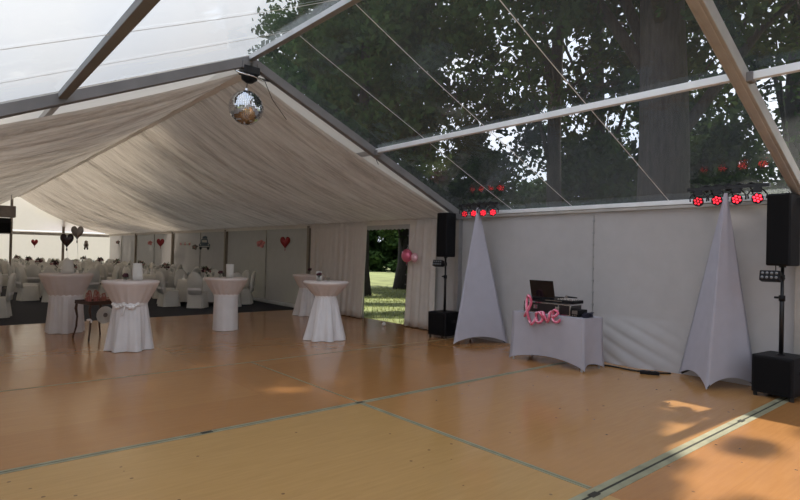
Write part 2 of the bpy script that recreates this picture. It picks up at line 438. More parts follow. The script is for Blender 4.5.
# ------------------------------------------------------------------ roofs
NW = [0]
def foil_panel(y0, y1, sgn):
    NW[0] += 1
    def f(u, v):
        x = XR + sgn * (D - XR + .06) * u; y = y0 + (y1 - y0) * v
        return (x, y, roof(x) + .012 - .035 * sin(PI * v) * sin(PI * min(1, u * 1.0)) + .006 * sin(9 * u + 5 * v))
    o = MB().grid(24, 14, f).build('window_%d' % NW[0], M['foil'], smooth=True); return struct(o)
for k in range(3):
    for s_ in (-1, 1): foil_panel(Y0 - (k + 1) * BAY, Y0 - k * BAY, s_)
# welded seams of the foil, running from ridge to eave
for y in (6.65, 5.35, 3.70, .6, -1.2, -2.9):
    for s_ in (-1, 1):
        k = ((Y0 - y) % BAY) / BAY
        pts = [(XR + s_ * (D - XR) * u, y, roof(XR + s_ * (D - XR) * u) - .002 - .035 * sin(PI * k) * sin(PI * u) + .006 * sin(9 * u + 5 * (1 - k))) for u in np.linspace(.01, .99, 24)]
        b = MB()
        for a, c in zip(pts[:-1], pts[1:]): b.beam(a, c, .011, .003)
        trim(b, M['paper'])
# white roof over the hall
struct(MB().grid(3, 2, lambda u, v: (XL - .05 + (D - XL + .1) * u, Y0 + .02 + (YF - Y0 + .1) * v, [roof(XL), ZR, roof(D)][int(round(u * 2))] + .02)).build('ceiling', M['pvc_roof']))
# pleated lining hung under it
r_ = random.Random(3)
LY0 = Y0 + .16; LY1 = YF - .3
NY = 1500; ys = np.linspace(LY0, LY1, NY)
ple = np.zeros(NY); 
yy = LY0; 
while yy < LY1:      # gathered pleats of uneven width
    wd = r_.uniform(.06, .20); a = r_.uniform(.015, .065)
    k = (ys > yy) & (ys < yy + wd); ple[k] -= a * np.sin(PI * (ys[k] - yy) / wd); yy += wd
low = .05 * np.sin(ys * 2.1) + .04 * np.sin(ys * 3.7 + 1) + .03 * np.sin(ys * 6.3 + 2)
NX = 26
for s_ in (-1, 1):
    us = np.linspace(0, 1, NX); mb = MB(); vs = []
    for i in range(NY):
        edge = min(1, (ys[i] - LY0) / 1.2)
        for u in us:
            x = XR + s_ * (.02 + (D - XR - .10) * u)
            sag = (.10 + .20 * edge) * 4 * u * (1 - u) * (1 - .25 * u) + low[i] * .7 * edge * sin(PI * u)
            z = roof(x) - .20 - .0 * u + .09 * u - sag + ple[i] * (.45 + .9 * sin(PI * u))
            vs.append((x, ys[i] + .05 * sin(3 * u + ys[i]) * sin(PI * u), z))
    fs = [(i * NX + j, (i + 1) * NX + j, (i + 1) * NX + j + 1, i * NX + j + 1) for i in range(NY - 1) for j in range(NX - 1)]
    mb.v = vs; mb.f = fs
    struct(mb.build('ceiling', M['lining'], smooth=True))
# gathered band along the ridge of the lining
trim(MB().grid(300, 7, lambda u, v: (XR + .16 * (v - .5), LY0 + (LY1 - LY0) * u, ZR - .245 - .03 * sin(PI * v) + .008 * sin(160 * u + 3 * v))), M['drape'], smooth=True)
# valance at the end of the lining over the side wall
trim(MB().grid(400, 4, lambda u, v: (D - .14 + .012 * sin(u * 400), LY0 + (LY1 - LY0) * u, EV - .02 - .17 * v)), M['drape'], smooth=True)

# ------------------------------------------------------------------ mirror ball with its hanger
BX, BY, BZ, BR = 3.63, 7.98, 3.865, .262
t = thing('ceiling_rigging', 'black motor housing clamped with pipe clips at the tent ridge', 'rigging', (XR, Y0, ZR - .22))
MB().box((0, 0, -.02), (.26, .20, .12)).build('clamp_block', M['blackmetal'], t, bevel=.01)
MB().lathe([(.05, -.20), (.12, -.15), (.13, -.08), (.10, -.07)], 20).build('motor', M['black'], t, smooth=True)
MB().tube([(-.28, 0, -.02), (-.2, -.05, -.09), (0, -.12, -.12), (.2, -.05, -.13), (.33, 0, -.1)], .014, 8).build('pipe_clip', M['chrome'], t, smooth=True)
MB().tube([(-.28, .02, -.03), (-.1, .12, -.02), (.1, .12, -.04), (.33, .02, -.09)], .012, 8).build('pipe_clip', M['chrome'], t, smooth=True)
for s_ in (-1, 1): MB().box((.12 * s_, -.05, .05), (.05, .07, .12)).build('bracket', M['alu_dark'], t, bevel=.006)
MB().tube([(.25, 0, -.1), (.45, .1, -.35), (.72, .12, -.62)], .006, 6).build('cable', M['rubber'], t)
t = thing('mirror_ball', 'silver mirror ball hanging from the tent ridge', 'disco ball', (BX, BY, BZ))
m, nt, out = new_mat('mirror_facets')
b = nt.nodes.new('ShaderNodeBsdfPrincipled'); b.inputs['Metallic'].default_value = 1; b.inputs['Roughness'].default_value = .06
b.inputs['Base Color'].default_value = (.72, .74, .78, 1); nt.links.new(b.outputs[0], out.inputs[0]); M['mirror'] = m
mb = MB(); rows = 32
for i in range(rows):
    a0 = PI * i / rows + .004; a1 = PI * (i + 1) / rows - .004; am = (a0 + a1) / 2
    n = max(4, int(2 * PI * sin(am) * rows / PI))
    for j in range(n):
        b0 = 2 * PI * j / n + .008 / max(.1, sin(am)); b1 = 2 * PI * (j + 1) / n - .008 / max(.1, sin(am))
        jit = [random.gauss(0, .0004) for _ in range(2)]
        q = []
        for (a, b_, s1, s2) in ((a0, b0, -1, -1), (a0, b1, -1, 1), (a1, b1, 1, 1), (a1, b0, 1, -1)):
            rr = BR + jit[0] * s1 + jit[1] * s2
            q.append((rr * sin(a) * cos(b_), rr * sin(a) * sin(b_), rr * cos(a)))
        mb.add(q[::-1], [(0, 1, 2, 3)])
mb.build('mirror_tiles', M['mirror'], t)
MB().sphere((0, 0, 0), BR - .006, 32, 20).build('ball_core', M['alu_dark'], t, smooth=True)
MB().lathe([(.03, BR - .01), (.03, BR + .03), (.012, BR + .035)], 12).build('cap', M['chrome'], t)
MB().tube([(0, 0, BR + .02), (0.01, 0, BR + .14)], .006, 6).build('hanging_chain', M['blackmetal'], t)
# slack black cable at the purlin joint
tag(MB().tube([(5.75, 8.12, 3.74), (5.95, 8.05, 3.70), (6.12, 7.95, 3.62), (6.25, 8.1, 3.45), (6.4, 8.2, 3.36)], .006, 6).build('black_cord', M['rubber']), 'thin black cord hanging at the joint of rafter and purlin', 'cord')

# ------------------------------------------------------------------ cocktail tables
def cocktail(loc, lab, seed, ztop=1.11, rt=.43, neck=.19, zneck=.74, rb=.31, straight=False, bow=False, up=M['cloth_floor_lit'], low_=M['cloth'], waves=7, rz=0):
    t = thing('cocktail_table', lab, 'high table', (*loc, 0), rz, 'covered cocktail tables on the dance floor')
    r = random.Random(seed); ph = r.random() * 6
    MB().lathe([(rt - .01, ztop - .035), (rt - .01, ztop - .008)], 40).build('tabletop', M['cream'], t)
    MB().lathe([(.03, .02), (.03, ztop - .035)], 12).build('pole', M['alu'], t)
    MB().lathe([(.22, .0), (.22, .012), (.05, .03)], 24).build('base_plate', M['alu_dark'], t)
    def wv(r0, z, a):
        k = max(0, 1 - abs(z - zneck) / .5)
        if z > ztop - .05: return r0
        return r0 * (1 + .035 * k * sin(18 * a + ph) + .02 * k * sin(31 * a))
    pr = [(.01, ztop + .004), (rt - .012, ztop + .004), (rt + .002, ztop - .004), (rt + .004, ztop - .03)]
    n = 9
    for i in range(1, n + 1):
        u = i / n; rr = neck + (rt - neck) * (1 - u) ** .92; pr.append((rr, ztop - .03 - (ztop - .03 - zneck) * u))
    MB().lathe(pr[::-1], 72, cap=False, wave=wv).build('upper_cover', up, t, smooth=True)
    MB().lathe([(neck + .004, zneck - .025), (neck + .014, zneck), (neck + .004, zneck + .025)], 48, cap=False).build('ribbon', M['satin'], t, smooth=True)
    def wl(r0, z, a):
        k = 1 - z / zneck
        return r0 * (1 + (.05 + .07 * k) * sin(waves * a + ph + .4 * sin(2 * a)) * (0.35 + k) + .025 * sin(23 * a + ph))
    pl = [(rb if straight else rb * 1.0, .008)]
    for i in range(1, 10):
        u = i / 9
        rr = neck + (rb - neck) * (1 - u) ** (1.0 if straight else .85); pl.append((rr, .008 + (zneck - .008) * u))
    MB().lathe(pl, 96, cap=False, wave=(lambda r0, z, a: r0 * (1 + .02 * sin(9 * a + ph) * (1 - z))) if straight else wl).build('lower_skirt', low_, t, smooth=True)
    if bow:
        g_ = MB()
        for i in range(11):
            a = -PI * .93 + i * .15; zz = zneck - .06 - .05 * sin(PI * i / 10 * 2) ** 2
            g_.sphere(((neck + .035) * cos(a), (neck + .035) * sin(a), zz + .06), .026 + .006 * (i % 3), 8, 6)
        g_.tube([((neck + .05) * cos(-2.1), (neck + .05) * sin(-2.1), zneck), ((neck + .07) * cos(-2.2), (neck + .07) * sin(-2.2), zneck - .18)], .012, 6)
        g_.build('rosette_garland', M['satin'], t, smooth=True)
    return t
T1 = (2.02, 12.38); T2 = (2.52, 9.78); T3 = (4.72, 11.12); T4 = (7.62, 12.62); T5 = (5.80, 8.98)
cocktail(T1, 'high table in a white cover behind the wooden serving cart, leftmost', 1, 1.14, .46, .28, .72, .30)
cocktail(T2, 'high table in a white cover with rosette garland beside the cart', 2, 1.13, .43, .25, .76, .33, bow=True)
cocktail(T3, 'high table with narrow straight white skirt standing alone at the carpet edge', 3, 1.09, .44, .24, .74, .25, straight=True)
cocktail(T4, 'high white covered table furthest back, beside the side wall', 4, 1.07, .43, .24, .72, .36)
cocktail(T5, 'high table with flared white skirt nearest the garden doorway', 5, 1.11, .43, .20, .83, .37, waves=8)

def lantern(loc, lab, h=.27, r1=.075, r2=.06, nm='paper_lantern'):
    t = thing(nm, lab, 'lantern', loc, random.random(), 'white paper lanterns on the high tables')
    def wv(r0, z, a): return r0 * (1 + .10 * abs(cos(2 * a)))
    MB().lathe([(r1, .0), (r1 * .98, h * .3), (r2, h)], 32, cap=False, wave=wv).build('paper_shade', M['paper'], t, smooth=True, thick=.002)
    MB().lathe([(.025, .001), (.025, .08), (.004, .082), (.003, .1)], 12).build('candle', M['cream'], t)
    return t
def posy(loc, lab, blossoms=M['flower_dark'], h=.16, rad=.06, group='small flower glasses on the high tables', s=1):
    t = thing('flower_vase', lab, 'flowers', loc, 0, group)
    MB().lathe([(.028, .0), (.035, .03), (.025, h * .5), (.032, h * .62)], 14, cap=False).build('vase', M['glass'], t, smooth=True)
    b = MB()
    for i in range(9):
        a = i * 2.4; rr = rad * math.sqrt(i / 9) * 1.1
        b.sphere((rr * cos(a), rr * sin(a), h * .85 + .012 * sin(i * 3)), .026, 7, 5)
    b.build('blossoms', blossoms, t, smooth=True)
    l = MB()
    for i in range(7):
        a = i * .9
        l.add([(0, 0, h * .4), (rad * .8 * cos(a - .3), rad * .8 * sin(a - .3), h * .7), (rad * 1.5 * cos(a), rad * 1.5 * sin(a), h * .72), (rad * .8 * cos(a + .3), rad * .8 * sin(a + .3), h * .66)], [(0, 1, 2, 3)])
    l.build('leaves', M['green'], t)
    return t
lantern((T1[0] + .02, T1[1], 1.147), 'white paper lantern on the leftmost high table', .26, .10, .075)
lantern((T2[0] + .10, T2[1] + .02, 1.137), 'tapered white paper lantern on the high table with the garland', .28, .085, .065)
lantern((T3[0] + .06, T3[1] - .02, 1.097), 'white paper lantern on the high table at the carpet edge', .28, .07, .075)
lantern((T5[0] - .06, T5[1] + .16, 1.117), 'short white paper lantern on the high table near the doorway', .18, .05, .05)
posy((T2[0] - .10, T2[1] - .03, 1.137), 'small dark flower in a glass on the garland table', h=.10, rad=.03)
posy((T3[0] - .13, T3[1] + .02, 1.097), 'dark flower in a glass on the table at the carpet edge', h=.13, rad=.035)
posy((T5[0] - .15, T5[1] + .02, 1.117), 'dark burgundy flower in a glass on the doorway table', h=.16, rad=.04)
posy((T4[0] - .02, T4[1] - .05, 1.077), 'dark flower in a glass on the furthest high table', h=.16, rad=.04)
# small glasses on the tops
def tealight(loc, lab):
    t = thing('glass_candle_holder', lab, 'candle holder', loc, 0, 'little candle glasses')
    MB().lathe([(.03, 0), (.036, .05), (.034, .07)], 14, cap=False).build('glass', M['glass'], t, smooth=True)
    MB().lathe([(.02, .002), (.02, .02)], 10).build('candle', M['cream'], t)
tealight((T2[0] - .03, T2[1] + .16, 1.137), 'small clear candle glass on the garland table')
tealight((T5[0] + .06, T5[1] + .02, 1.117), 'small clear candle glass on the doorway table')
tealight((T1[0] + .22, T1[1] - .1, 1.147), 'small clear candle glass on the leftmost high table')

# ------------------------------------------------------------------ serving cart
CX, CY = 2.31, 11.28
t = thing('serving_cart', 'dark wooden serving cart with curved legs between two high tables', 'cart', (CX, CY, 0), math.radians(16))
W2, D2, H = .21, .24, .65
MB().box((0, 0, H), (W2 * 2 + .06, D2 * 2 + .06, .03)).build('tray', M['wood'], t, bevel=.01)
rm = MB()
for s_ in (-1, 1):
    rm.beam((-W2 - .02, s_ * (D2 + .02), H + .03), (W2 + .02, s_ * (D2 + .02), H + .03), .015, .04); rm.beam((s_ * (W2 + .02), -D2 - .02, H + .03), (s_ * (W2 + .02), D2 + .02, H + .03), .015, .04)
rm.build('tray_rim', M['wood'], t)
for sx in (-1, 1):
    for sy in (-1, 1):
        x, y = sx * W2, sy * D2
        MB().tube([(x, y, H), (x + sx * .015, y, H - .1), (x - sx * .012, y, .4), (x, y, .22), (x + sx * .02, y + sy * .02, .10), (x + sx * .035, y + sy * .035, .045)], [.02, .024, .016, .017, .014, .018], 10).build('leg', M['wood'], t, smooth=True)
        c = MB().tube([(x + sx * .035 - .008, y + sy * .035, .022), (x + sx * .035 + .008, y + sy * .035, .022)], .022, 12).build('caster', M['blackmetal'], t)
ca, sa = cos(math.radians(16)), sin(math.radians(16))
def on_cart(x, y, z): return (CX + x * ca - y * sa, CY + x * sa + y * ca, z)
# paper rosette on the front
t = thing('paper_rosette', 'round white pleated paper rosette hanging on the wooden cart', 'rosette', on_cart(.02, -D2 - .06, .45), math.radians(16))
mb = MB(); n = 72
vs = []
for i in range(n):
    a = 2 * PI * i / n; dd = .012 if i % 2 else -.012
    vs += [(.03 * cos(a), dd * .4, .03 * sin(a)), (.155 * cos(a), dd, .155 * sin(a))]
mb.add(vs, [(2 * i, 2 * i + 1, (2 * i + 3) % (2 * n), (2 * i + 2) % (2 * n)) for i in range(n)])
mb.build('pleated_disc', M['paper'], t, thick=.002)
mb = MB().sphere((0, -.014, 0), .04, 14, 8, (1, .25, 1)); mb.build('centre_button', M['silver'], t, smooth=True)
# goods on the tray
def wire_lantern(loc, lab, h=.19, r=.05):
    t = thing('wire_lantern', lab, 'lantern', loc, random.random(), 'rose gold wire lanterns on the cart')
    c = MB()
    for i in range(8):
        a = i * PI / 4; c.tube([(r * .7 * cos(a), r * .7 * sin(a), .004), (r * cos(a), r * sin(a), h * .4), (r * .45 * cos(a), r * .45 * sin(a), h)], .0035, 5)
    for (q, z) in ((.7, .004), (1, h * .4), (.45, h)):
        c.tube([(r * q * cos(i * PI / 8), r * q * sin(i * PI / 8), z) for i in range(16)], .004, 5, closed=True)
    c.build('wire_cage', M['copper'], t)
    MB().lathe([(.022, .005), (.022, .09), (.003, .10)], 12).build('candle', M['rose'], t)
places = ['at the left end of the cart tray', 'second from the left on the cart tray', 'in the middle of the cart tray', 'right of the middle on the cart tray', 'at the right end of the cart tray', 'at the back of the cart tray']
for i, (x, y) in enumerate(((-.16, -.1), (-.12, .05), (-.04, -.08), (.06, .05), (.15, 0), (-.03, .17))):
    wire_lantern(on_cart(x, y, H + .0155), 'rose gold wire lantern ' + places[i], (.21, .17, .22, .18, .15, .2)[i], .045)
t = thing('wire_basket', 'reddish wire basket with arched handle lying on the cart tray', 'basket', on_cart(.10, -.15, H + .0155), 0)
c = MB()
for z, q in ((.01, .8), (.05, .95), (.08, 1)): c.tube([(.10 * q * cos(i * PI / 10), .05 * q * sin(i * PI / 10), z) for i in range(20)], .004, 5, closed=True)
for i in range(14):
    a = i * PI / 7; c.tube([(.08 * cos(a), .04 * sin(a), .01), (.10 * cos(a), .05 * sin(a), .08)], .003, 5)
c.build('basket_body', M['copper'], t)
MB().tube([(.10 * cos(a), 0, .08 + .09 * sin(a)) for a in np.linspace(0, PI, 12)], .004, 6).build('handle', M['copper'], t)
# little bow tied on the cart leg
tag(MB().sphere((0, 0, 0), .03, 10, 6, (1.3, .5, .7)).sphere((.04, 0, -.03), .022, 8, 6, (.7, .4, 1.4)).build('bow', M['satin'], smooth=True, loc=on_cart(-W2 - .035, -D2 - .02, .38)), 'small white bow tied to the left leg of the cart', 'bow')

# ------------------------------------------------------------------ balloons
def heart_pts(n=48):
    P_ = []
    for i in range(n):
        a = 2 * PI * i / n
        P_.append((13 * sin(a) ** 3 / 17, 1.12 * (13 * cos(a) - 5 * cos(2 * a) - 2 * cos(3 * a) - cos(4 * a)) / 17))
    return P_
def heart(name, loc, size, m, lab, rz=0, group=None, tail=None, squash=.28, knot=True):
    t = thing(name, lab, 'balloon', loc, rz, group)
    hp = heart_pts(); c0 = (0, .05); rings = 6; mb = MB(); s = size / 2
    for side in (-1, 1):
        vs = []
        for k in range(rings + 1):
            q = k / rings; d = squash * s * math.sqrt(max(0, 1 - q * q))
            vs += [((c0[0] + (x - c0[0]) * q) * s, side * d, (c0[1] + (z - c0[1]) * q) * s) for (x, z) in hp]
        n = len(hp)
        fs = [(k * n + j, k * n + (j + 1) % n, (k + 1) * n + (j + 1) % n, (k + 1) * n + j) for k in range(rings) for j in range(n)]
        mb.add(vs, fs if side < 0 else [f[::-1] for f in fs])
    mb.build('foil_body', m, t, smooth=True)
    if knot: MB().lathe([(.008, -1.12 * s - .05), (.016, -1.1 * s - .02), (.006, -1.0 * s)], 8).build('knot', m, t)
    if tail:
        MB().tube([(0, 0, -s), (.02, .01, -s - tail * .5), (tail * .02, .02, -s - tail)], .003, 5).build('string', M['satin'], t)
    return t
heart('heart_balloon', (T1[0] - .02, T1[1] - .05, 1.80), .30, M['darkfoil'], 'dark brown heart balloon floating over the leftmost high table', -.15, 'heart balloons over the leftmost high table', tail=.42)
heart('heart_balloon', (T1[0] + .17, T1[1] + .05, 1.96), .30, M['silver'], 'dull silver heart balloon floating beside the dark brown one', -.5, 'heart balloons over the leftmost high table', tail=.55)
DWX = D - .25
def wallheart(y, z, s, m, lab): return heart('heart_balloon', (DWX - .12, y, z), s, m, lab, -.42, 'red heart balloons along the side wall')
wallheart(14.95, 1.96, .40, M['red'], 'red heart balloon on the side wall nearest the white curtain')
wallheart(26.9, 1.96, .44, M['red'], 'red heart balloon hanging in the far stretch of side wall')
heart('heart_balloon', (4.5, YF - .35, 1.86), .44, M['red'], 'small dark red heart balloon in front of the bright far gable', 0)
MB().tube([(0, 0, .17), (0, .18, EV - .12 - 1.86)], .004, 5).build('string', M['satin'], bpy.data.objects[[o.name for o in C.objects if o.name.startswith('heart_balloon')][-1]])
for i, (y, z, mm, lab) in enumerate(((16.75, 1.90, M['rose'], 'pink puffed paper flower on the wall seam beside the nearest red heart'),
                                     (22.7, 1.76, M['silver'], 'dull grey pink paper flower on the wall seam right of the cursive garland'),
                                     (28.8, 1.94, M['rose'], 'dusky pink paper flower on the wall seam beside the far red heart'),
                                     (35.0, 1.98, M['silver'], 'tiny grey pink paper flower on the last wall seam'))):
    t = thing('paper_flower', lab, 'decoration', (DWX - .03, y, z), .9, 'paper flowers on the wall seams')
    b = MB(); r = .13 if i == 0 else .11
    for k in range(10):
        a = k * 2.4; q = r * math.sqrt((k + .5) / 10) * .8
        b.sphere((-.03 + .02 * sin(k), q * cos(a), q * sin(a)), r * .42, 8, 6, (.5, 1, 1))
    b.build('petals', mm, t, smooth=True)
    MB().sphere((-.07, 0, 0), r * .25, 8, 6).build('flower_centre', M['rose'], t, smooth=True)
# pink balloon cluster at the door
t = thing('round_balloon', 'shiny pink balloon hanging at the right edge of the garden doorway', 'balloon', (D - .38, 9.32, 1.64), 0)
MB().sphere((0, 0, 0), .145, 20, 14, (.75, 1, 1.05)).build('balloon_body', M['pink'], t, smooth=True)
MB().lathe([(.012, -.185), (.006, -.155)], 8).build('knot', M['pink'], t)
MB().tube([(0, 0, .15), (.1, 0, .3), (.22, 0, .5)], .003, 5).build('string', M['satin'], t)
t = thing('round_balloon', 'pale pink translucent balloon tucked behind the shiny pink one', 'balloon', (D - .35, 9.10, 1.60), 0)
MB().sphere((0, 0, 0), .10, 16, 12, (.7, 1, 1.05)).build('balloon_body', M['pink_light'], t, smooth=True)
MB().lathe([(.012, -.13), (.006, -.10)], 8).build('knot', M['pink_light'], t)
# little white balloon lying at the threshold
tag(MB().sphere((0, 0, 0), .05, 12, 8, (1, .8, .8)).build('small_balloon', M['satin'], smooth=True, loc=(8.0, 9.9, .045)), 'tiny white balloon on the floor before the doorway', 'balloon')
# vintage car balloon
t = thing('car_balloon', 'slate blue old car shaped foil balloon with luggage hung on the side wall', 'balloon', (DWX - .15, 21.35, 1.93), -.38); t.scale = (.66, .66, .92)
def slab(name, prof, d, m, y=0):
    n = len(prof); vs = [(x, y - d / 2, z) for x, z in prof] + [(x, y + d / 2, z) for x, z in prof]
    MB().add(vs, [tuple(range(n)), tuple(range(n, 2 * n))[::-1]] + [(i, n + i, n + (i + 1) % n, (i + 1) % n) for i in range(n)]).build(name, m, t, bevel=.02)
slab('car_body', [(-.30, -.20), (.30, -.20), (.32, -.06), (.22, .0), (-.22, .0), (-.32, -.06)], .16, M['carblue'])
slab('cabin', [(-.21, -.01), (.21, -.01), (.17, .17), (-.17, .17)], .14, M['carblue'])
slab('window_pane', [(-.15, .02), (.15, .02), (.13, .13), (-.13, .13)], .155, M['cream'])
slab('luggage', [(-.13, .18), (.15, .18), (.15, .26), (.06, .30), (-.11, .27)], .12, M['carblue'])
slab('bumper', [(-.29, -.17), (.29, -.17), (.29, -.13), (-.29, -.13)], .19, M['cream'])
for s_ in (-1, 1):
    MB().tube([(s_ * .21, -.09, -.22), (s_ * .21, .09, -.22)], .07, 16).build('wheel', M['tyre'], t)
    MB().sphere((s_ * .22, -.085, -.07), .035, 10, 6).build('headlight', M['cream'], t, smooth=True)
# bride and groom balloon in front of the gable
t = thing('figure_balloon', 'small dark bride and groom foil balloon before the bright far gable', 'balloon', (7.12, YF - .35, 1.66), 0)
MB().sphere((0, 0, .12), .13, 14, 10, (1, .5, 1.3)).sphere((0, 0, .30), .10, 12, 8, (1, .5, 1)).build('figure_body', M['silver'], t, smooth=True)
for s_ in (-1, 1):
    MB().sphere((s_ * .07, 0, -.08), .06, 10, 8, (.8, .6, 1.5)).build('foot', M['darkfoil'], t, smooth=True)
MB().sphere((0, -.055, .13), .06, 10, 8, (1, .3, 1.2)).build('face_mark', M['darkfoil'], t, smooth=True)
MB().tube([(0, 0, .38), (0, .18, EV - .12 - 1.66)], .004, 5).build('string', M['satin'], t)
# cursive ribbon garland
t = thing('wall_garland', 'thin pink and white cursive garland strung on the far side wall', 'garland', (DWX + .05, 24.1, 1.92), PI / 2)
MB().tube([(-.75 + 1.5 * k / 40, 0, .02 * sin(k * .9) + .0006 * (k - 20) ** 2 * .3) for k in range(41)], .012, 5).build('cord', M['cream'], t)
for k in range(5):
    MB().tube([(-.55 + k * .27 + .07 * sin(a * 1.0), 0, -.02 + .07 * sin(2 * a) * .8) for a in np.linspace(0, 2 * PI, 14)], .011, 5).build('loop', (M['rose'], M['cream'])[k % 2], t)

# ------------------------------------------------------------------ loudspeakers on poles
def pa(loc, rz, where, gg):
    """subwoofer, pole and column loudspeaker; front towards local -X"""
    x, y = loc
    def at(dx, dy, z): return (x + dx * cos(rz) - dy * sin(rz), y + dx * sin(rz) + dy * cos(rz), z)
    s = thing('subwoofer', 'black subwoofer box on the floor ' + where, 'subwoofer', (x, y, 0), rz, 'subwoofers under the speaker poles')
    MB().box((0, 0, .285), (.50, .46, .47)).build('cabinet', M['black'], s, bevel=.015)
    MB().box((-.255, 0, .285), (.012, .40, .41)).build('grille', M['grille'], s, bevel=.006)
    MB().lathe([(.045, .52), (.045, .532)], 16).build('pole_socket', M['blackmetal'], s)
    for sy in (-1, 1):
        MB().box((0, sy * .232, .33), (.16, .012, .05)).build('handle', M['blackmetal'], s, bevel=.004)
    for a in (-1, 1):
        for b in (-1, 1): MB().lathe([(.025, 0), (.025, .05)], 10, (a * .2, b * .2, 0)).build('foot', M['rubber'], s)
    p = thing('speaker_pole', 'black telescopic pole standing on the subwoofer ' + where, 'pole', at(0, 0, .532), rz, 'speaker poles')
    MB().lathe([(.019, 0), (.019, 1.08)], 14).build('upper_tube', M['blackmetal'], p, smooth=True)
    MB().lathe([(.026, 0), (.026, .68), (.019, .69)], 14).build('lower_tube', M['blackmetal'], p, smooth=True)
    MB().lathe([(.036, .66), (.036, .73)], 14).build('collar', M['black'], p, smooth=True)
    MB().tube([(0, .03, .70), (0, .085, .70)], .014, 8).build('knob', M['black'], p)
    c = thing('column_loudspeaker', 'tall black loudspeaker on the pole ' + where, 'loudspeaker', at(0, 0, 1.612), rz, 'column loudspeakers')
    MB().box((0, 0, .47), (.30, .27, .90)).build('cabinet', M['black'], c, bevel=.02)
    MB().box((-.153, 0, .47), (.012, .24, .86)).build('grille', M['grille'], c, bevel=.005)
    MB().lathe([(.04, 0), (.04, .022)], 12).build('pole_mount', M['blackmetal'], c)
    MB().tube([(.1, 0.12, .1), (.16, .14, -.08), (.10, .05, -.16)], .006, 6).build('signal_cable', M['rubber'], c)
    l = thing('clamp_light', 'small black multi lens light clamped to the pole ' + where, 'stage light', at(-.06, 0.06, 1.50), rz + .15, 'effect lights clamped to the speaker poles')
    R = Matrix.Rotation(.25, 3, 'Y')
    MB().box((-.07, .03, 0), (.11, .22, .13), R=R).build('housing', M['black'], l, bevel=.012)
    ln = MB()
    for i in range(4):
        for j in range(2):
            q = Vector((-.07, .03, 0)) + R @ Vector((-.057, (i - 1.5) * .05, (j - .5) * .055)); ln.sphere(q, .018, 8, 6, (.5, 1, 1))
    ln.build('lenses', M['glass_lens'], l, smooth=True)
    MB().tube([(-.05, -.085, 0), (-.02, -.105, -.02), (.03, -.09, -.03), (.06, -.06, -.03)], .011, 8).build('yoke', M['blackmetal'], l)
    MB().lathe([(.034, -.05), (.034, .02)], 12, (.06, -.06, 0)).build('clamp', M['blackmetal'], l)
M['glass_lens'] = mat('grey_lens', (.20, .21, .23), .15, .2)
pa((8.02, 7.96), 0.12, 'beside the garden doorway', 'l')
pa((8.12, 2.13), -.12, 'at the right edge of the picture', 'r')

# ------------------------------------------------------------------ light stands with stretch covers
def stretch_stand(feet, apex, lab, apz, armdir):
    ax, ay = apex
    t = thing('light_stand', lab, 'light stand', (ax, ay, 0), 0, 'covered tripod light stands')
    F = [Vector((fx - ax, fy - ay, 0)) for fx, fy in feet]
    cen = (F[0] + F[1] + F[2]) / 3
    ne = 16; nl = 22; per = []
    for e in range(3):
        a, b = F[e], F[(e + 1) % 3]
        for i in range(ne):
            s_ = i / ne; p = a.lerp(b, s_); q = 4 * s_ * (1 - s_)
            p = p.lerp(cen, .10 * q ** .8); per.append(Vector((p.x, p.y, .015 + .13 * q ** .75)))
    n = len(per)
    def f(u, v):
        p = per[int(round(u * n)) % n]; k = 1 - v
        top = Vector((.0, 0, apz)); e = (per.index(p) % ne) / ne; q = 4 * e * (1 - e)
        w_ = top.lerp(p, k * (1 - .05 * sin(PI * k)))
        pull = sin(PI * k) * .05 * q
        w_ += (Vector((cen.x * k, cen.y * k, w_.z)) - w_) * pull
        rr = .022
        w_ += Vector((p.x, p.y, 0)).normalized() * rr * v
        return w_
    MB().grid(n, nl, f, closed=True).build('stretch_cover', M['stretch'], t, smooth=True)
    b = MB()
    for k, fp in enumerate(F):
        MB().tube([(0, 0, .42), fp * .93 + Vector((0, 0, .03))], .014, 8).build('leg', M['blackmetal'], t)
    MB().lathe([(.014, .25), (.012, apz - .03)], 12).build('pole', M['blackmetal'], t)
    return t
def par(loc, rz, tilt, lab, est, gg):
    t = thing('par_light', lab, 'stage light', loc, rz, gg)   # lens towards local -X
    R = Matrix.Rotation(tilt, 3, 'Y')
    h = MB(); prof = [(.062, .07), (.085, .04), (.088, -.05), (.080, -.06)]
    n = 20; vs = []; prof = [(r * .78, x) for r, x in prof]
    for (r, x) in prof:
        for j in range(n): vs.append(R @ Vector((x, r * cos(2 * PI * j / n), r * sin(2 * PI * j / n))))
    fs = [(i * n + j, i * n + (j + 1) % n, (i + 1) * n + (j + 1) % n, (i + 1) * n + j) for i in range(3) for j in range(n)]
    h.add(vs, fs + [tuple(range(n))[::-1], tuple(3 * n + j for j in range(n))]); h.build('housing', M['black'], t, smooth=False)
    MB().tube([(0, -.10, 0), (0, -.105, .06), (0, -.06, .12), (0, .06, .12), (0, .105, .06), (0, .10, 0)], .010, 8).build('yoke', M['blackmetal'], t)
    MB().box((.02, 0, .125), (.08, .10, .08)).build('hook_clamp', M['blackmetal'], t, bevel=.006)
    MB().tube([(.06, .02, .02), (.11, .05, .08), (.05, .07, .14), (.0, .10, .17)], .010, 6).build('power_cable', M['rubber'], t)
    le = mat('red_led_%d' % int(est * 10), (.5, .02, .04), .4, emis=(1, .02, .04), estr=est * .55)
    cs = [(0, 0)] + [(.040 * cos(a), .040 * sin(a)) for a in np.arange(0, 6) * PI / 3 + .3]
    for (a, b_) in cs:
        q = R @ Vector((-.064, a, b_))
        MB().sphere(q, .014, 8, 6, (.45, 1, 1)).build('led_lens', le, t, smooth=True)
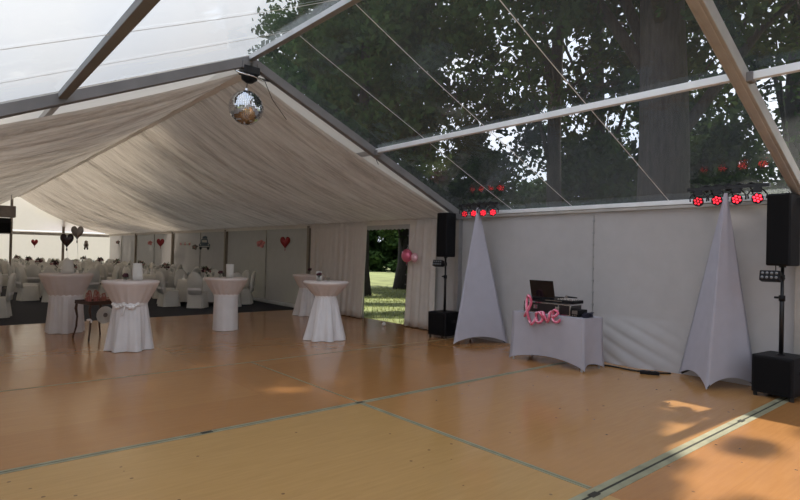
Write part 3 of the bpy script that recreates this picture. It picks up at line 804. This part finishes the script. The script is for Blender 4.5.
def light_bar(y0, y1, x, z, where, ests, gg, rz=0, tip=0):
    t = thing('light_bar', 'black crossbar carrying four stage lights ' + where, 'light bar', (x, (y0 + y1) / 2, z), 0, 'crossbars on the light stands')
    L = abs(y1 - y0) / 2 + .14
    MB().box((0, 0, 0), (.05, 2 * L, .045)).build('bar', M['blackmetal'], t)
    MB().lathe([(.012, -.05), (.03, .0), (.03, .035)], 12).build('socket', M['blackmetal'], t)
    c = MB()
    for k in range(5):
        yy = -L + .15 + k * (2 * L - .3) / 5
        c.tube([(.02, yy, .02), (.04, yy + .07, .05), (.03, yy + .14, .015), (.05, yy + .2, -.03), (.02, yy + .27, .02)], .016, 7)
    c.build('looped_cable', M['rubber'], t)
    nm = ['leftmost', 'second from left', 'third from left', 'rightmost']
    for i in range(4):
        y = y0 + (y1 - y0) * i / 3
        par((x - .0, y, z - .17), rz, tip, 'black red-lit stage light, %s on the stand %s' % (nm[i], where), ests[i], gg)
stretch_stand([(7.43, 7.13), (8.42, 6.65), (8.35, 7.55)], (8.02, 7.12), 'tall white stretch covered tripod between door speaker and music table', 2.60, 0)
light_bar(7.50, 6.78, 8.06, 2.665, 'nearest the door', (3, 7, 7, 9), 'stage lights on the door side stand', .75)
stretch_stand([(7.62, 2.81), (8.40, 2.47), (8.40, 3.47)], (8.05, 2.77), 'tall white stretch covered tripod beside the right hand subwoofer', 2.58, 0)
light_bar(3.14, 2.42, 8.12, 2.665, 'right of the table', (4, 7, 9, 14), 'stage lights on the right hand stand', .30)

# ------------------------------------------------------------------ music table
TX0, TX1, TY0, TY1, TH = 7.28, 7.80, 4.36, 5.66, .78
t = thing('music_table', 'table in a white stretch cover holding the music gear', 'table', ((TX0 + TX1) / 2, (TY0 + TY1) / 2, 0))
hx, hy = (TX1 - TX0) / 2, (TY1 - TY0) / 2
cor = [(-hx, -hy), (hx, -hy), (hx, hy), (-hx, hy)]
per = []
for e in range(4):
    a = Vector(cor[e]); b = Vector(cor[(e + 1) % 4]); ne = 22 if (b - a).length > 1 else 12
    for i in range(ne):
        s_ = i / ne; q = 4 * s_ * (1 - s_); nrm = Vector(((b - a).y, -(b - a).x)).normalized()
        per.append((a.lerp(b, s_), q, nrm, (b - a).length))
def cov(u, v):
    p, q, nrm, L = per[int(round(u * len(per))) % len(per)]
    hem = .015 + (.11 if L > 1 else .07) * q ** .7
    z = hem + (TH - hem) * v
    splay = 1 + .06 * (1 - v) ** 2 * (1 - q)
    inw = .07 * q * (1 - v) * (1 if L > 1 else .6)
    return (p.x * splay - nrm.x * inw, p.y * splay - nrm.y * inw, z)
mb = MB().grid(len(per), 14, cov, closed=True)
mb.build('stretch_cover', M['stretch'], t, smooth=True)
MB().box((0, 0, TH - .012), (hx * 2 - .01, hy * 2 - .01, .028)).build('tabletop', M['stretch'], t, bevel=.01)
for (a, b_) in cor:
    MB().lathe([(.018, 0), (.018, TH - .03)], 10, (a * .93, b_ * .95, 0)).build('leg', M['alu'], t)
# flight case with mixer
ZT = TH + .003
def gx(x): return x
t = thing('flight_case', 'black flight case with silver edges standing open on the music table', 'case', (7.52, 5.07, ZT), 0)
cw, ch, cd = .84, .17, .30
MB().box((0, 0, ch / 2 + .005), (cd, cw, ch - .01)).build('case_body', M['case'], t)
e = MB()
for s_ in (-1, 1):
    for z in (.012, ch): e.beam((s_ * cd / 2, -cw / 2, z), (s_ * cd / 2, cw / 2, z), .018, .018)
    for sy in (-1, 1, .0):
        if sy: e.beam((s_ * cd / 2, sy * cw / 2, .012), (s_ * cd / 2, sy * cw / 2, ch), .018, .018, (0, 1, 0))
    for z in (.012, ch): e.beam((-cd / 2, s_ * cw / 2, z), (cd / 2, s_ * cw / 2, z), .018, .018)
e.beam((-cd / 2 - .002, -cw / 2 + .2, .012), (-cd / 2 - .002, -cw / 2 + .2, ch), .02, .014, (0, 1, 0))
e.build('edge_profile', M['chrome'], t)
for s_ in (-1, 1):
    MB().box((-cd / 2 - .008, s_ * .2 - .0, .10), (.012, .07, .06)).build('latch', M['chrome'], t, bevel=.004)
t = thing('rack_unit', 'black rack unit with silver knobs at the right end of the flight case', 'audio unit', (7.50, 4.575, ZT), 0)
MB().box((0, 0, .055), (.24, .13, .105)).build('housing', M['black'], t, bevel=.006)
MB().box((-.124, 0, .07), (.008, .09, .055)).build('front_plate', M['silver'], t)
kn = MB()
for i in range(3): kn.tube([(-.12, (i - 1) * .03, .025), (-.135, (i - 1) * .03, .025)], .009, 10)
kn.build('knob_row', M['chrome'], t)
# controller on the case
t = thing('mixing_desk', 'flat black mixing desk with raised knobs on the flight case', 'mixer', (7.52, 4.90, ZT + ch + .014), 0)
MB().box((0, 0, .03), (.28, .60, .05)).build('body', M['black'], t, bevel=.008)
for i in range(6):
    for j in range(4): MB().lathe([(.010, .055), (.009, .075)], 8, (-.11 + j * .055, -.26 + i * .06, 0)).build('knob', M['chrome'], t)
MB().lathe([(.075, .055), (.075, .064)], 28, (.03, .2, 0)).build('jog_wheel', M['blackmetal'], t)
MB().box((-.141, 0.05, .032), (.004, .30, .012)).build('name_strip', M['silver'], t)
t = thing('laptop_riser', 'low black riser between flight case and laptop', 'stand', (7.52, 5.29, ZT + ch + .014), 0)
MB().box((0, 0, .029), (.26, .18, .056)).build('riser_body', M['black'], t, bevel=.006)
# laptop, opened, screen back towards the dance floor side
t = thing('laptop', 'open black laptop standing on top of the mixing desk and case', 'laptop', (7.52, 5.15, ZT + ch + .075), 0)
MB().box((.0, 0, .011), (.27, .44, .020)).build('keyboard_base', M['black'], t, bevel=.004)
R = Matrix.Rotation(math.radians(-14), 3, 'Y')
MB().box(Vector((-.13, 0, .015)) + R @ Vector((0, 0, .135)), (.012, .44, .275), R=R).build('lid', M['screen'], t, bevel=.005)
MB().box(Vector((-.13, 0, .015)) + R @ Vector((.0075, 0, .137)), (.002, .41, .24), R=R).build('screen', M['screen'], t)
# cables and headphones
c = MB(); rr = random.Random(5)
for k in range(5):
    pts = []; a0 = rr.random() * 6
    for i in range(26):
        a = a0 + i * .55; q = .05 + .045 * sin(i * .7 + k)
        pts.append((7.50 + q * 1.5 * cos(a), 4.44 + q * .55 * sin(a) - .0, ZT + .012 + k * .013 + .004 * sin(i)))
    c.tube(pts, .007, 6)
M['navy'] = mat('navy_cable', (.012, .014, .035), .5)
o = c.build('cable_coil', M['navy'], smooth=True); o.location = (.0, -.01, 0)
for v_ in o.data.vertices: v_.co.y += -.0
tag(o, 'dark blue heap of coiled cable on the right end of the music table', 'cable')
t = thing('microphone', 'black handheld microphone lying on the mixing desk', 'microphone', (7.47, 4.70, ZT + ch + .112), .4)
MB().tube([(0, -.09, .0), (0, .05, .006)], [.010, .014], 10).build('handle', M['black'], t, smooth=True)
MB().sphere((0, .07, .008), .024, 12, 8).build('grille', M['silver'], t, smooth=True)
# script balloon reading love
t = thing('word_balloon', 'pink foil script balloon reading love on the table front', 'balloon', (7.235, 5.34, .595), 0)
def spl(pts, n=8):
    out = []
    P_ = [pts[0]] + pts + [pts[-1]]
    for i in range(1, len(P_) - 2):
        p0, p1, p2, p3 = [Vector(q) for q in P_[i - 1:i + 3]]
        for k in range(n):
            s_ = k / n
            out.append(.5 * ((2 * p1) + (p2 - p0) * s_ + (2 * p0 - 5 * p1 + 4 * p2 - p3) * s_ ** 2 + (3 * p1 - p0 - 3 * p2 + p3) * s_ ** 3))
    out.append(Vector(pts[-1])); return out
rot = math.radians(6)
def letter(name, pts, r=.023, m=M['pink']):
    q = spl(pts); k = len(q); P3 = []
    for i, p in enumerate(q):
        u, v = p.x, p.y; u2 = u * cos(rot) - v * sin(rot); v2 = u * sin(rot) + v * cos(rot)
        P3.append((-.012 * sin(i * .3), -u2, v2))
    rs = [r * (.65 + .35 * min(1, min(i, k - 1 - i) / 4)) * (1 + .06 * sin(i * 1.3)) for i in range(k)]
    MB().tube(P3, rs, 12).build(name, m, t, smooth=True)
    hl = [(x - r * .82, y + .006, z + r * .42) for (x, y, z) in P3]
    MB().tube(hl, [a * .30 for a in rs], 6).build(name + '_highlight_stripe', M['pink_light'], t, smooth=True)
letter('letter_l', [(-.03, .13), (.04, .22), (.10, .34), (.105, .43), (.06, .455), (.03, .38), (.035, .2), (.05, .07), (.09, .01), (.14, .04), (.175, .10)])
letter('letter_o', [(.25, .19), (.20, .17), (.185, .10), (.22, .04), (.28, .05), (.305, .12), (.28, .18), (.25, .19), (.32, .19)])
letter('letter_v', [(.335, .20), (.355, .12), (.385, .05), (.43, .10), (.45, .18), (.485, .20)])
letter('letter_e', [(.48, .12), (.54, .13), (.58, .175), (.555, .22), (.51, .20), (.49, .12), (.52, .05), (.575, .045), (.62, .08)], .021)
# cable and box along the wall bottom
tag(MB().tube([(7.9, 4.7, .012), (8.05, 4.35, .012), (8.02, 4.0, .012), (8.12, 3.7, .012), (8.3, 3.55, .012)], .012, 8).build('power_cable', M['rubber'], smooth=True), 'black power cable along the bottom of the white wall', 'cable')
t = thing('power_strip', 'black power strip on the floor between wall and right stand', 'power strip', (8.0, 3.72, 0), .5)
MB().box((0, 0, .025), (.07, .26, .05)).build('housing', M['black'], t, bevel=.008)
for k in range(3): MB().lathe([(.022, .05), (.022, .056)], 12, (0, -.08 + .08 * k, 0)).build('socket', M['blackmetal'], t)

# ------------------------------------------------------------------ projector box high in the hall
t = thing('ceiling_case', 'grey box hung high in the far hall, holding a black unit', 'box', (2.02, 26, 2.72), 0)
MB().box((0, 0, .24), (.86, .5, .44)).build('grey_housing', M['silver'], t, bevel=.02)
MB().lathe([(.012, .45), (.012, 1.05)], 8, (.3, 0, 0)).build('hanger', M['alu_dark'], t)
MB().lathe([(.012, .45), (.012, .95)], 8, (-.3, 0, 0)).build('hanger', M['alu_dark'], t)
t = thing('hanging_loudspeaker', 'black unit with grille mounted beneath the grey hall box', 'loudspeaker', (2.06, 26, 2.12), 0)
MB().box((0, 0, .30), (.50, .36, .58)).build('cabinet', M['black'], t, bevel=.02)
MB().box((0, -.185, .22), (.42, .012, .36)).build('grille', M['grille'], t, bevel=.01)
MB().lathe([(.09, 0), (.10, .03)], 16, (0, 0, .0)).build('lower_cap', M['blackmetal'], t)
t = thing('floor_stand', 'thin dark pole standing under the black hall unit', 'pole', (2.33, 26, 0))
MB().lathe([(.03, 0), (.03, 2.6)], 10).build('tube', M['post'], t)
MB().lathe([(.2, 0), (.2, .02)], 16).build('foot_plate', M['post'], t)

# ------------------------------------------------------------------ banquet tables and chairs
def make_chair():
    t = thing('banquet_chair', '', 'chair')   # sitter faces local -Y
    def ring(w_, d_, z, wav=0, k=40):
        out = []
        for i in range(k):
            a = 2 * PI * i / k; c_, s_ = cos(a), sin(a); e_ = .35
            x = w_ * math.copysign(abs(c_) ** e_, c_); y = d_ * math.copysign(abs(s_) ** e_, s_)
            f_ = 1 + wav * sin(10 * a); out.append((x * f_, y * f_, z))
        return out
    rs = [ring(.245, .255, .012, .07), ring(.228, .238, .2, .045), ring(.212, .222, .36, .015), ring(.208, .218, .44), ring(.20, .21, .468), ring(.12, .12, .475)]
    mb = MB(); vs = sum(rs, []); k = 40
    mb.add(vs, [(i * k + j, i * k + (j + 1) % k, (i + 1) * k + (j + 1) % k, (i + 1) * k + j) for i in range(5) for j in range(k)] + [tuple(5 * k + j for j in range(k))])
    mb.build('seat_cover', M['cloth_hall'], t, smooth=True)
    # rounded back
    prof = []
    n = 9
    for i in range(n + 1):
        a = PI * i / n; prof.append((.215 * cos(a), .76 + .27 * sin(a)))
    prof = [(.19, .40), (.205, .6)] + prof + [(-.205, .6), (-.19, .40)]
    m_ = len(prof); vs = []
    for (y, sc) in ((.195, .94), (.215, 1.0), (.255, 1.0), (.275, .94)):
        for (x, z) in prof: vs.append((x * sc, y + .10 * (z - .4) + .0 * x - .35 * x * x, .40 + (z - .4) * (1 if sc == 1 else .985)))
    fs = [(r0 * m_ + j, r0 * m_ + (j + 1) % m_, (r0 + 1) * m_ + (j + 1) % m_, (r0 + 1) * m_ + j) for r0 in range(3) for j in range(m_)]
    fs += [tuple(range(m_))[::-1], tuple(3 * m_ + j for j in range(m_))]
    MB().add(vs, fs).build('backrest_cover', M['cloth_hall'], t, smooth=True)
    MB().box((0, .265, .55), (.40, .035, .07)).build('sash', M['satin'], t, bevel=.012)
    return t
chair0 = make_chair(); used = [False]
def chair(x, y, rz, lab, grp):
    if not used[0]:
        used[0] = True; chair0.location = (x, y, 0); chair0.rotation_euler = (0, 0, rz); chair0['label'] = lab; chair0['group'] = grp; return chair0
    return dup(chair0, (x, y, 0), rz, lab, grp)
def make_table():
    t = thing('banquet_table', '', 'table')
    MB().lathe([(.80, .72), (.80, .745)], 40).build('tabletop', M['cream'], t)
    MB().lathe([(.25, .0), (.25, .02), (.05, .05), (.05, .72)], 20).build('pedestal', M['alu_dark'], t)
    def wv(r0, z, a): return r0 if z > .7 else r0 * (1 + .035 * (1 - z / .7) * sin(14 * a) + .015 * (1 - z / .7) * sin(9 * a + 1))
    MB().lathe([(.82, .12), (.82, .3), (.812, .55), (.81, .73), (.80, .752), (.01, .753)], 84, cap=False, wave=wv).build('tablecloth', M['cloth_hall'], t, smooth=True)
    return t
table0 = make_table(); tused = [False]
def make_center():
    t = thing('flower_centrepiece', '', 'flowers')
    MB().lathe([(.05, 0), (.06, .05), (.04, .12), (.05, .17)], 14).build('vase', M['cloth_hall'], t, smooth=True)
    r = random.Random(9)
    l = MB()
    for i in range(60):
        d = Vector((r.gauss(0, 1), r.gauss(0, 1), r.gauss(0, .7) + .3)).normalized(); p = Vector((0, 0, .25)) + d * .15 * r.uniform(.6, 1.2)
        a = d.cross(Vector((0, 0, 1))).normalized() * .03; q = d * .05
        l.add([p - q, p + a, p + q * 1.4, p - a], [(0, 1, 2, 3)])
    l.build('leaves', M['green'], t)
    for m_, cnt in ((M['flower_dark'], 16), (M['flower_pink'], 8), (M['flower_white'], 8)):
        b = MB()
        for i in range(cnt):
            d = Vector((r.gauss(0, 1), r.gauss(0, 1), abs(r.gauss(0, .8)))).normalized(); b.sphere(Vector((0, 0, .24)) + d * .12, .036, 7, 5)
        b.build({0: 'dark_blossoms', 1: 'pink_blossoms', 2: 'white_blossoms'}[[M['flower_dark'], M['flower_pink'], M['flower_white']].index(m_)], m_, t, smooth=True)
    return t
cen0 = make_center(); cused = [False]
def make_napkin():
    t = MB().lathe([(.055, 0), (.045, .06), (.02, .13), (.004, .17)], 10, wave=lambda r0, z, a: r0 * (1 + .15 * sin(4 * a))).build('folded_napkin', M['satin'])
    return tag(t, '', 'napkin', 'folded napkins on the banquet tables')
nap0 = make_napkin(); nused = [False]
def make_wineglass():
    t = MB().lathe([(.03, 0), (.004, .006), (.004, .09), (.032, .12), (.036, .17), (.030, .21)], 12, cap=False).build('wine_glass', M['glass'], smooth=True)
    return tag(t, '', 'glass', 'wine glasses on the banquet tables')
wg0 = make_wineglass(); wused = [False]
def put(proto, flag, loc, rz, lab):
    if not flag[0]:
        flag[0] = True; proto.location = loc; proto.rotation_euler = (0, 0, rz); proto['label'] = lab; return proto
    return dup(proto, loc, rz, lab)
ordn = ['nearest', 'second', 'third', 'fourth', 'fifth', 'furthest']
sides = ['wall side', 'far wall corner', 'far side', 'far aisle corner', 'aisle side', 'near aisle corner', 'near side', 'near wall corner']
def tset(x, y, row, k, rz=0, n=8, only=None):
    tn = '%s table of the %s' % (ordn[k], row)
    o = put(table0, tused, (x, y, 0), 0, 'round banquet table under a white cloth, ' + tn.replace(' table', '')); o['group'] = 'round banquet tables'
    jr = random.Random(int(x * 100 + y * 7))
    for i in range(n):
        if only and i not in only: continue
        a = rz + i * 2 * PI / n; rad = 1.14 + jr.uniform(-.05, .12)
        chair(x + rad * cos(a), y + rad * sin(a), a - PI / 2 + jr.uniform(-.2, .2), 'white covered chair, %s of the %s' % (sides[i], tn), 'covered chairs around the banquet tables')
        a2 = a + .12
        put(nap0, nused, (x + .62 * cos(a2), y + .62 * sin(a2), .755), a2, 'white folded napkin, %s of the %s' % (sides[i], tn))
        a3 = a - .25
        put(wg0, wused, (x + .55 * cos(a3), y + .55 * sin(a3), .755), a3, 'wine glass, %s of the %s' % (sides[i], tn))
    o = put(cen0, cused, (x, y, .755), jr.random() * 6, 'dark and pale flower bouquet in the middle of the %s' % tn); o['group'] = 'bouquets on the banquet tables'
for k, (x, y) in enumerate(((6.45, 16.75), (6.35, 20.3), (6.5, 23.8), (6.4, 27.3), (6.5, 30.9), (6.4, 34.5))): tset(x, y, 'wall row', k, .12 * (k % 2) + .25)
for k, (x, y) in enumerate(((3.45, 20.3), (3.5, 23.9), (3.45, 27.4), (3.5, 31.0), (3.4, 34.6))): tset(x, y, 'middle row', k, .25 - .1 * k)
tset(.05, 15.7, 'left row', 0, -.1, only=(0, 1, 7))

# ------------------------------------------------------------------ trees
SUN_AZ, SUN_EL = math.radians(97), math.radians(57)      # azimuth from +Y towards +X
SD = Vector((sin(SUN_AZ) * cos(SUN_EL), cos(SUN_AZ) * cos(SUN_EL), sin(SUN_EL)))
def leaves(centers, cr, nper, size, seed, flat=.75, prune=True):
    r = np.random.default_rng(seed)
    n = len(centers) * nper
    c = np.repeat(np.array(centers), nper, 0); crr = np.repeat(np.array(cr), nper)
    d = r.normal(size=(n, 3)); d /= np.linalg.norm(d, axis=1)[:, None]
    rad = crr * r.random(n) ** .45
    p = c + d * rad[:, None] * np.array([1, 1, flat])
    if prune:   # leaves cut along the sun rays to shape light patches on floor and lawn
        tt = p[:, 2] / SD.z; fx = p[:, 0] - SD.x * tt; fy = p[:, 1] - SD.y * tt
        k = (fx > 3.6) & (fx < 7.1) & (fy > -.3) & (fy < 3.3) & (fy < 3.3 - (7.1 - fx) * .52)
        k2 = (fx > 8.6) & (fx < 14.5) & (fy > 9.5) & (fy < 19)
        keep = ~((k & (np.sin(fx * 2.2 + fy * 6.5) + .7 * np.sin(fx * 5.1 - fy * 3) > -1.0)) | (k2 & (np.sin(fx * 1.1 + fy * 1.6) > -.3)))
        p = p[keep]; n = len(p)
    a = r.normal(size=(n, 3)); a /= np.linalg.norm(a, axis=1)[:, None]
    b = np.cross(a, r.normal(size=(n, 3))); b /= np.linalg.norm(b, axis=1)[:, None]
    s = size * r.uniform(.6, 1.3, n)[:, None]
    v = np.stack([p - a * s, p + b * s * .55, p + a * s, p - b * s * .55], 1).reshape(-1, 3)
    return v
def mesh_quads(name, v, m, parent=None):
    me = bpy.data.meshes.new(name); nq = len(v) // 4
    me.vertices.add(len(v)); me.vertices.foreach_set('co', v.astype(np.float32).ravel())
    me.loops.add(len(v)); me.loops.foreach_set('vertex_index', np.arange(len(v), dtype=np.int32))
    me.polygons.add(nq); me.polygons.foreach_set('loop_start', np.arange(0, len(v), 4, dtype=np.int32))
    me.polygons.foreach_set('loop_total', np.full(nq, 4, dtype=np.int32)); me.update(); me.validate()
    me.materials.append(m); o = bpy.data.objects.new(name, me); C.objects.link(o)
    if parent: o.parent = parent
    return o
def tree(x, y, h, cr, tr, z0, lab, seed, ncl=260, nper=70, ls=.17, m='leaf', lean=(0, 0), flare=1.5, hi=0, grp='trees standing outside the tent'):
    t = thing('broadleaf_tree', lab, 'tree', (x, y, -.06), 0, grp); r = random.Random(seed)
    zs = np.linspace(0, h * .85, 12)
    pts = [(lean[0] * z / h + .05 * sin(z * .7 + seed) * min(1, z / 3), lean[1] * z / h + .05 * sin(z * .5 + seed * 2) * min(1, z / 3), z) for z in zs]
    rs = [tr * (1 - .6 * (z / (h * .85)) ** 1.5) * (1 + (flare - 1) * math.exp(-z / .5)) for z in zs]
    MB().tube(pts, rs, 16).build('trunk', M['bark'], t, smooth=True)
    cz = (z0 + h) / 2; hz = (h - z0) / 2
    cs = []; crs = []
    for i in range(ncl):
        d = Vector((r.gauss(0, 1), r.gauss(0, 1), r.gauss(0, 1))).normalized(); q = r.uniform(.35, 1) ** .6
        cs.append((d.x * cr * q, d.y * cr * q, cz + d.z * hz * q)); crs.append(r.uniform(.5, 1.25))
    for i in range(hi):      # extra clusters above the view, added to shade the floor from the sun
        a = r.uniform(0, 2 * PI); q = r.random() ** .5
        cs.append((cr * q * cos(a), cr * q * sin(a), r.uniform(11.5, h - 1.5))); crs.append(r.uniform(.7, 1.3))
    for i in range(9):
        j = r.randrange(ncl); c = Vector(cs[j]); zb = min(max(z0 * .8 + i * (h - z0) * .07, 2), h * .8)
        k = min(int(zb / (h * .85) * 11), 10); a = Vector(pts[k]); mid = a.lerp(c, .5) + Vector((0, 0, .5))
        MB().tube([a, mid, c], [tr * .28, tr * .16, .03], 7).build('branch', M['bark'], t, smooth=True)
    v = leaves([(c[0] + x, c[1] + y, c[2]) for c in cs], crs, nper, ls, seed)
    v = v - np.array([x, y, 0.])
    # the tent keeps branches off its roof
    mesh_quads('foliage', v, M[m], t)
    return t
tree(12.95, 5.85, 18, 6.2, .60, 6.6, 'thick dark tree trunk rising just behind the right hand stand', 11, 320, 90, .14, 'leaf2', hi=330)
tree(17.2, 11.6, 19, 6.2, .29, 6.5, 'slimmer tree trunk behind the clear roof, left of the thick trunk', 12, 240, 80, .15, hi=260)
tree(17.95, 20.6, 17, 5.2, .40, 1.9, 'broad dark trunk on the lawn seen through the doorway', 13, 340, 70, .17, flare=1.6)
tree(13.4, 18.2, 13.5, 4.3, .33, 2.8, 'leafy green tree above the rafter near the mirror ball', 14, 330, 90, .14)
tree(20.5, 4.2, 18, 5.5, .40, 4.5, 'dark tree behind the roof at the right edge', 15, 130, 60, .16)
tree(25.0, 14.5, 20, 6.5, .45, 2.5, 'large tree filling the gap between both trunks', 16, 230, 60, .19, 'leaf2')
tree(20.3, 29.5, 19, 6.5, .45, 4.5, 'tall tree far behind the leafy green one', 17, 260, 60, .20)
tree(28.0, 7.0, 20, 6.5, .45, 2.0, 'large dark tree far beyond the right rafter', 18, 140, 60, .18, 'leaf2')
tree(14.5, -1.8, 17, 6.0, .38, 4.4, 'leafy tree outside beyond the right picture edge', 19, 380, 90, .15, hi=260)
# shrubs, low and dense, along the edge of the lawn
def shrub(x, y, rx, h, lab, seed, m='hedge', ls=.22, ncl=110):
    t = thing('shrub', lab, 'shrub', (x, y, -.06), 0, 'shrubs at the edge of the lawn'); r = random.Random(seed); cs = []; crs = []
    for i in range(ncl):
        a = r.uniform(0, 2 * PI); q = r.random() ** .5; z = r.uniform(.3, h)
        w_ = rx * math.sqrt(max(.12, 1 - (z / h) ** 2))
        cs.append((x + w_ * q * cos(a), y + w_ * q * sin(a), z)); crs.append(r.uniform(.5, 1.1))
    mesh_quads('foliage', leaves(cs, crs, 70, ls, seed, prune=False) - np.array([x, y, 0.]), M[m], t)
    MB().tube([(0, 0, 0), (.1, 0, h * .5)], [.12, .05], 7).build('stem', M['bark'], t)
import itertools
sh = [(29, 50, 'far behind the doorway, at the left'), (35, 44, 'far behind the doorway, in the middle'), (39.5, 37, 'far behind the doorway, at the right'), (42, 30, 'beyond the lawn left of the thin trunk'),
      (40, 22, 'beyond the lawn behind the thin trunk'), (38, 15, 'beyond the lawn between the trunks'), (37, 8, 'beyond the lawn behind the thick trunk'), (35, 1, 'beyond the lawn at the right edge'), (22, 55, 'behind the far end of the tent side')]
for i, (x, y, l) in enumerate(sh): shrub(x, y, 4.8, 8.2 if 2 <= i <= 5 else 6.2, 'tall dense dark green shrub ' + l, 40 + i, ls=.30, ncl=150)
for i, (x, y, l) in enumerate(((22, 7.8, 'low behind the thick trunk'), (20.5, 12, 'low behind the thin trunk'), (19, 16.6, 'low left of the thin trunk'))):
    shrub(x, y, 3.0, 6.3, 'leafy green shrub ' + l, 60 + i, 'leaf', .15, 130)
# grass by the doorway
r = np.random.default_rng(5); n = 9000
px = r.uniform(D + .15, D + 9, n); py = r.uniform(9, 22, n); a = r.uniform(0, 2 * PI, n); hh = r.uniform(.04, .11, n)
b0 = np.stack([px - .012 * np.cos(a), py - .012 * np.sin(a), np.full(n, -.06)], 1); b1 = np.stack([px + .012 * np.cos(a), py + .012 * np.sin(a), np.full(n, -.06)], 1)
tp = np.stack([px + .04 * np.sin(a * 3), py + .04 * np.cos(a * 5), hh - .06], 1)
v = np.stack([b0, b1, tp + [.002, 0, 0], tp - [.002, 0, 0]], 1).reshape(-1, 3)
tag(mesh_quads('grass_blades', v, M['blade']), 'short pale green grass growing outside the doorway', 'grass', kind='stuff')

# ------------------------------------------------------------------ light
W = bpy.data.worlds.new('sky'); bpy.context.scene.world = W; W.use_nodes = True
nt = W.node_tree; nt.nodes.clear()
out = nt.nodes.new('ShaderNodeOutputWorld'); bg = nt.nodes.new('ShaderNodeBackground')
tc = nt.nodes.new('ShaderNodeTexCoord'); n = noise(nt, 1.6, 4, tc.outputs['Generated'])
nt.links.new(ramp(nt, n.outputs['Fac'], [(.35, (.72, .81, .95)), (.65, (.95, .96, .98))]), bg.inputs['Color'])
bg.inputs['Strength'].default_value = 2.2
nt.links.new(bg.outputs[0], out.inputs[0])
sun = bpy.data.lights.new('sun', 'SUN'); sun.energy = 11.0; sun.angle = math.radians(.8); sun.color = (1, .93, .80)
so = bpy.data.objects.new('sun', sun); C.objects.link(so)
so.rotation_euler = SD.to_track_quat('Z', 'Y').to_euler(); so.location = (20, 0, 30)

# ------------------------------------------------------------------ camera
f, yaw, pit, roll = 549.59, .70582, .00745, .02293
F = Vector((sin(yaw) * cos(pit), cos(yaw) * cos(pit), sin(pit))); Rv = Vector((cos(yaw), -sin(yaw), 0)); U = Rv.cross(F)
R2 = Rv * cos(roll) + U * sin(roll); U2 = -Rv * sin(roll) + U * cos(roll)
cam = bpy.data.cameras.new('camera'); cam.sensor_width = 36; cam.lens = f / 800 * 36; cam.clip_start = .05; cam.clip_end = 400
co = bpy.data.objects.new('camera', cam); C.objects.link(co)
mt = Matrix((R2, U2, -F)).transposed().to_4x4(); mt.translation = (0, 0, 1.67); co.matrix_world = mt
sc = bpy.context.scene; sc.camera = co
sc.view_settings.view_transform = 'Standard'; sc.view_settings.look = 'None'; sc.view_settings.gamma = 1
sc.view_settings.exposure = -0.6; sc.view_settings.use_curve_mapping = False
sc.cycles.use_denoising = True
sc.cycles.max_bounces = 10; sc.cycles.transparent_max_bounces = 16; sc.cycles.transmission_bounces = 8; sc.cycles.diffuse_bounces = 5
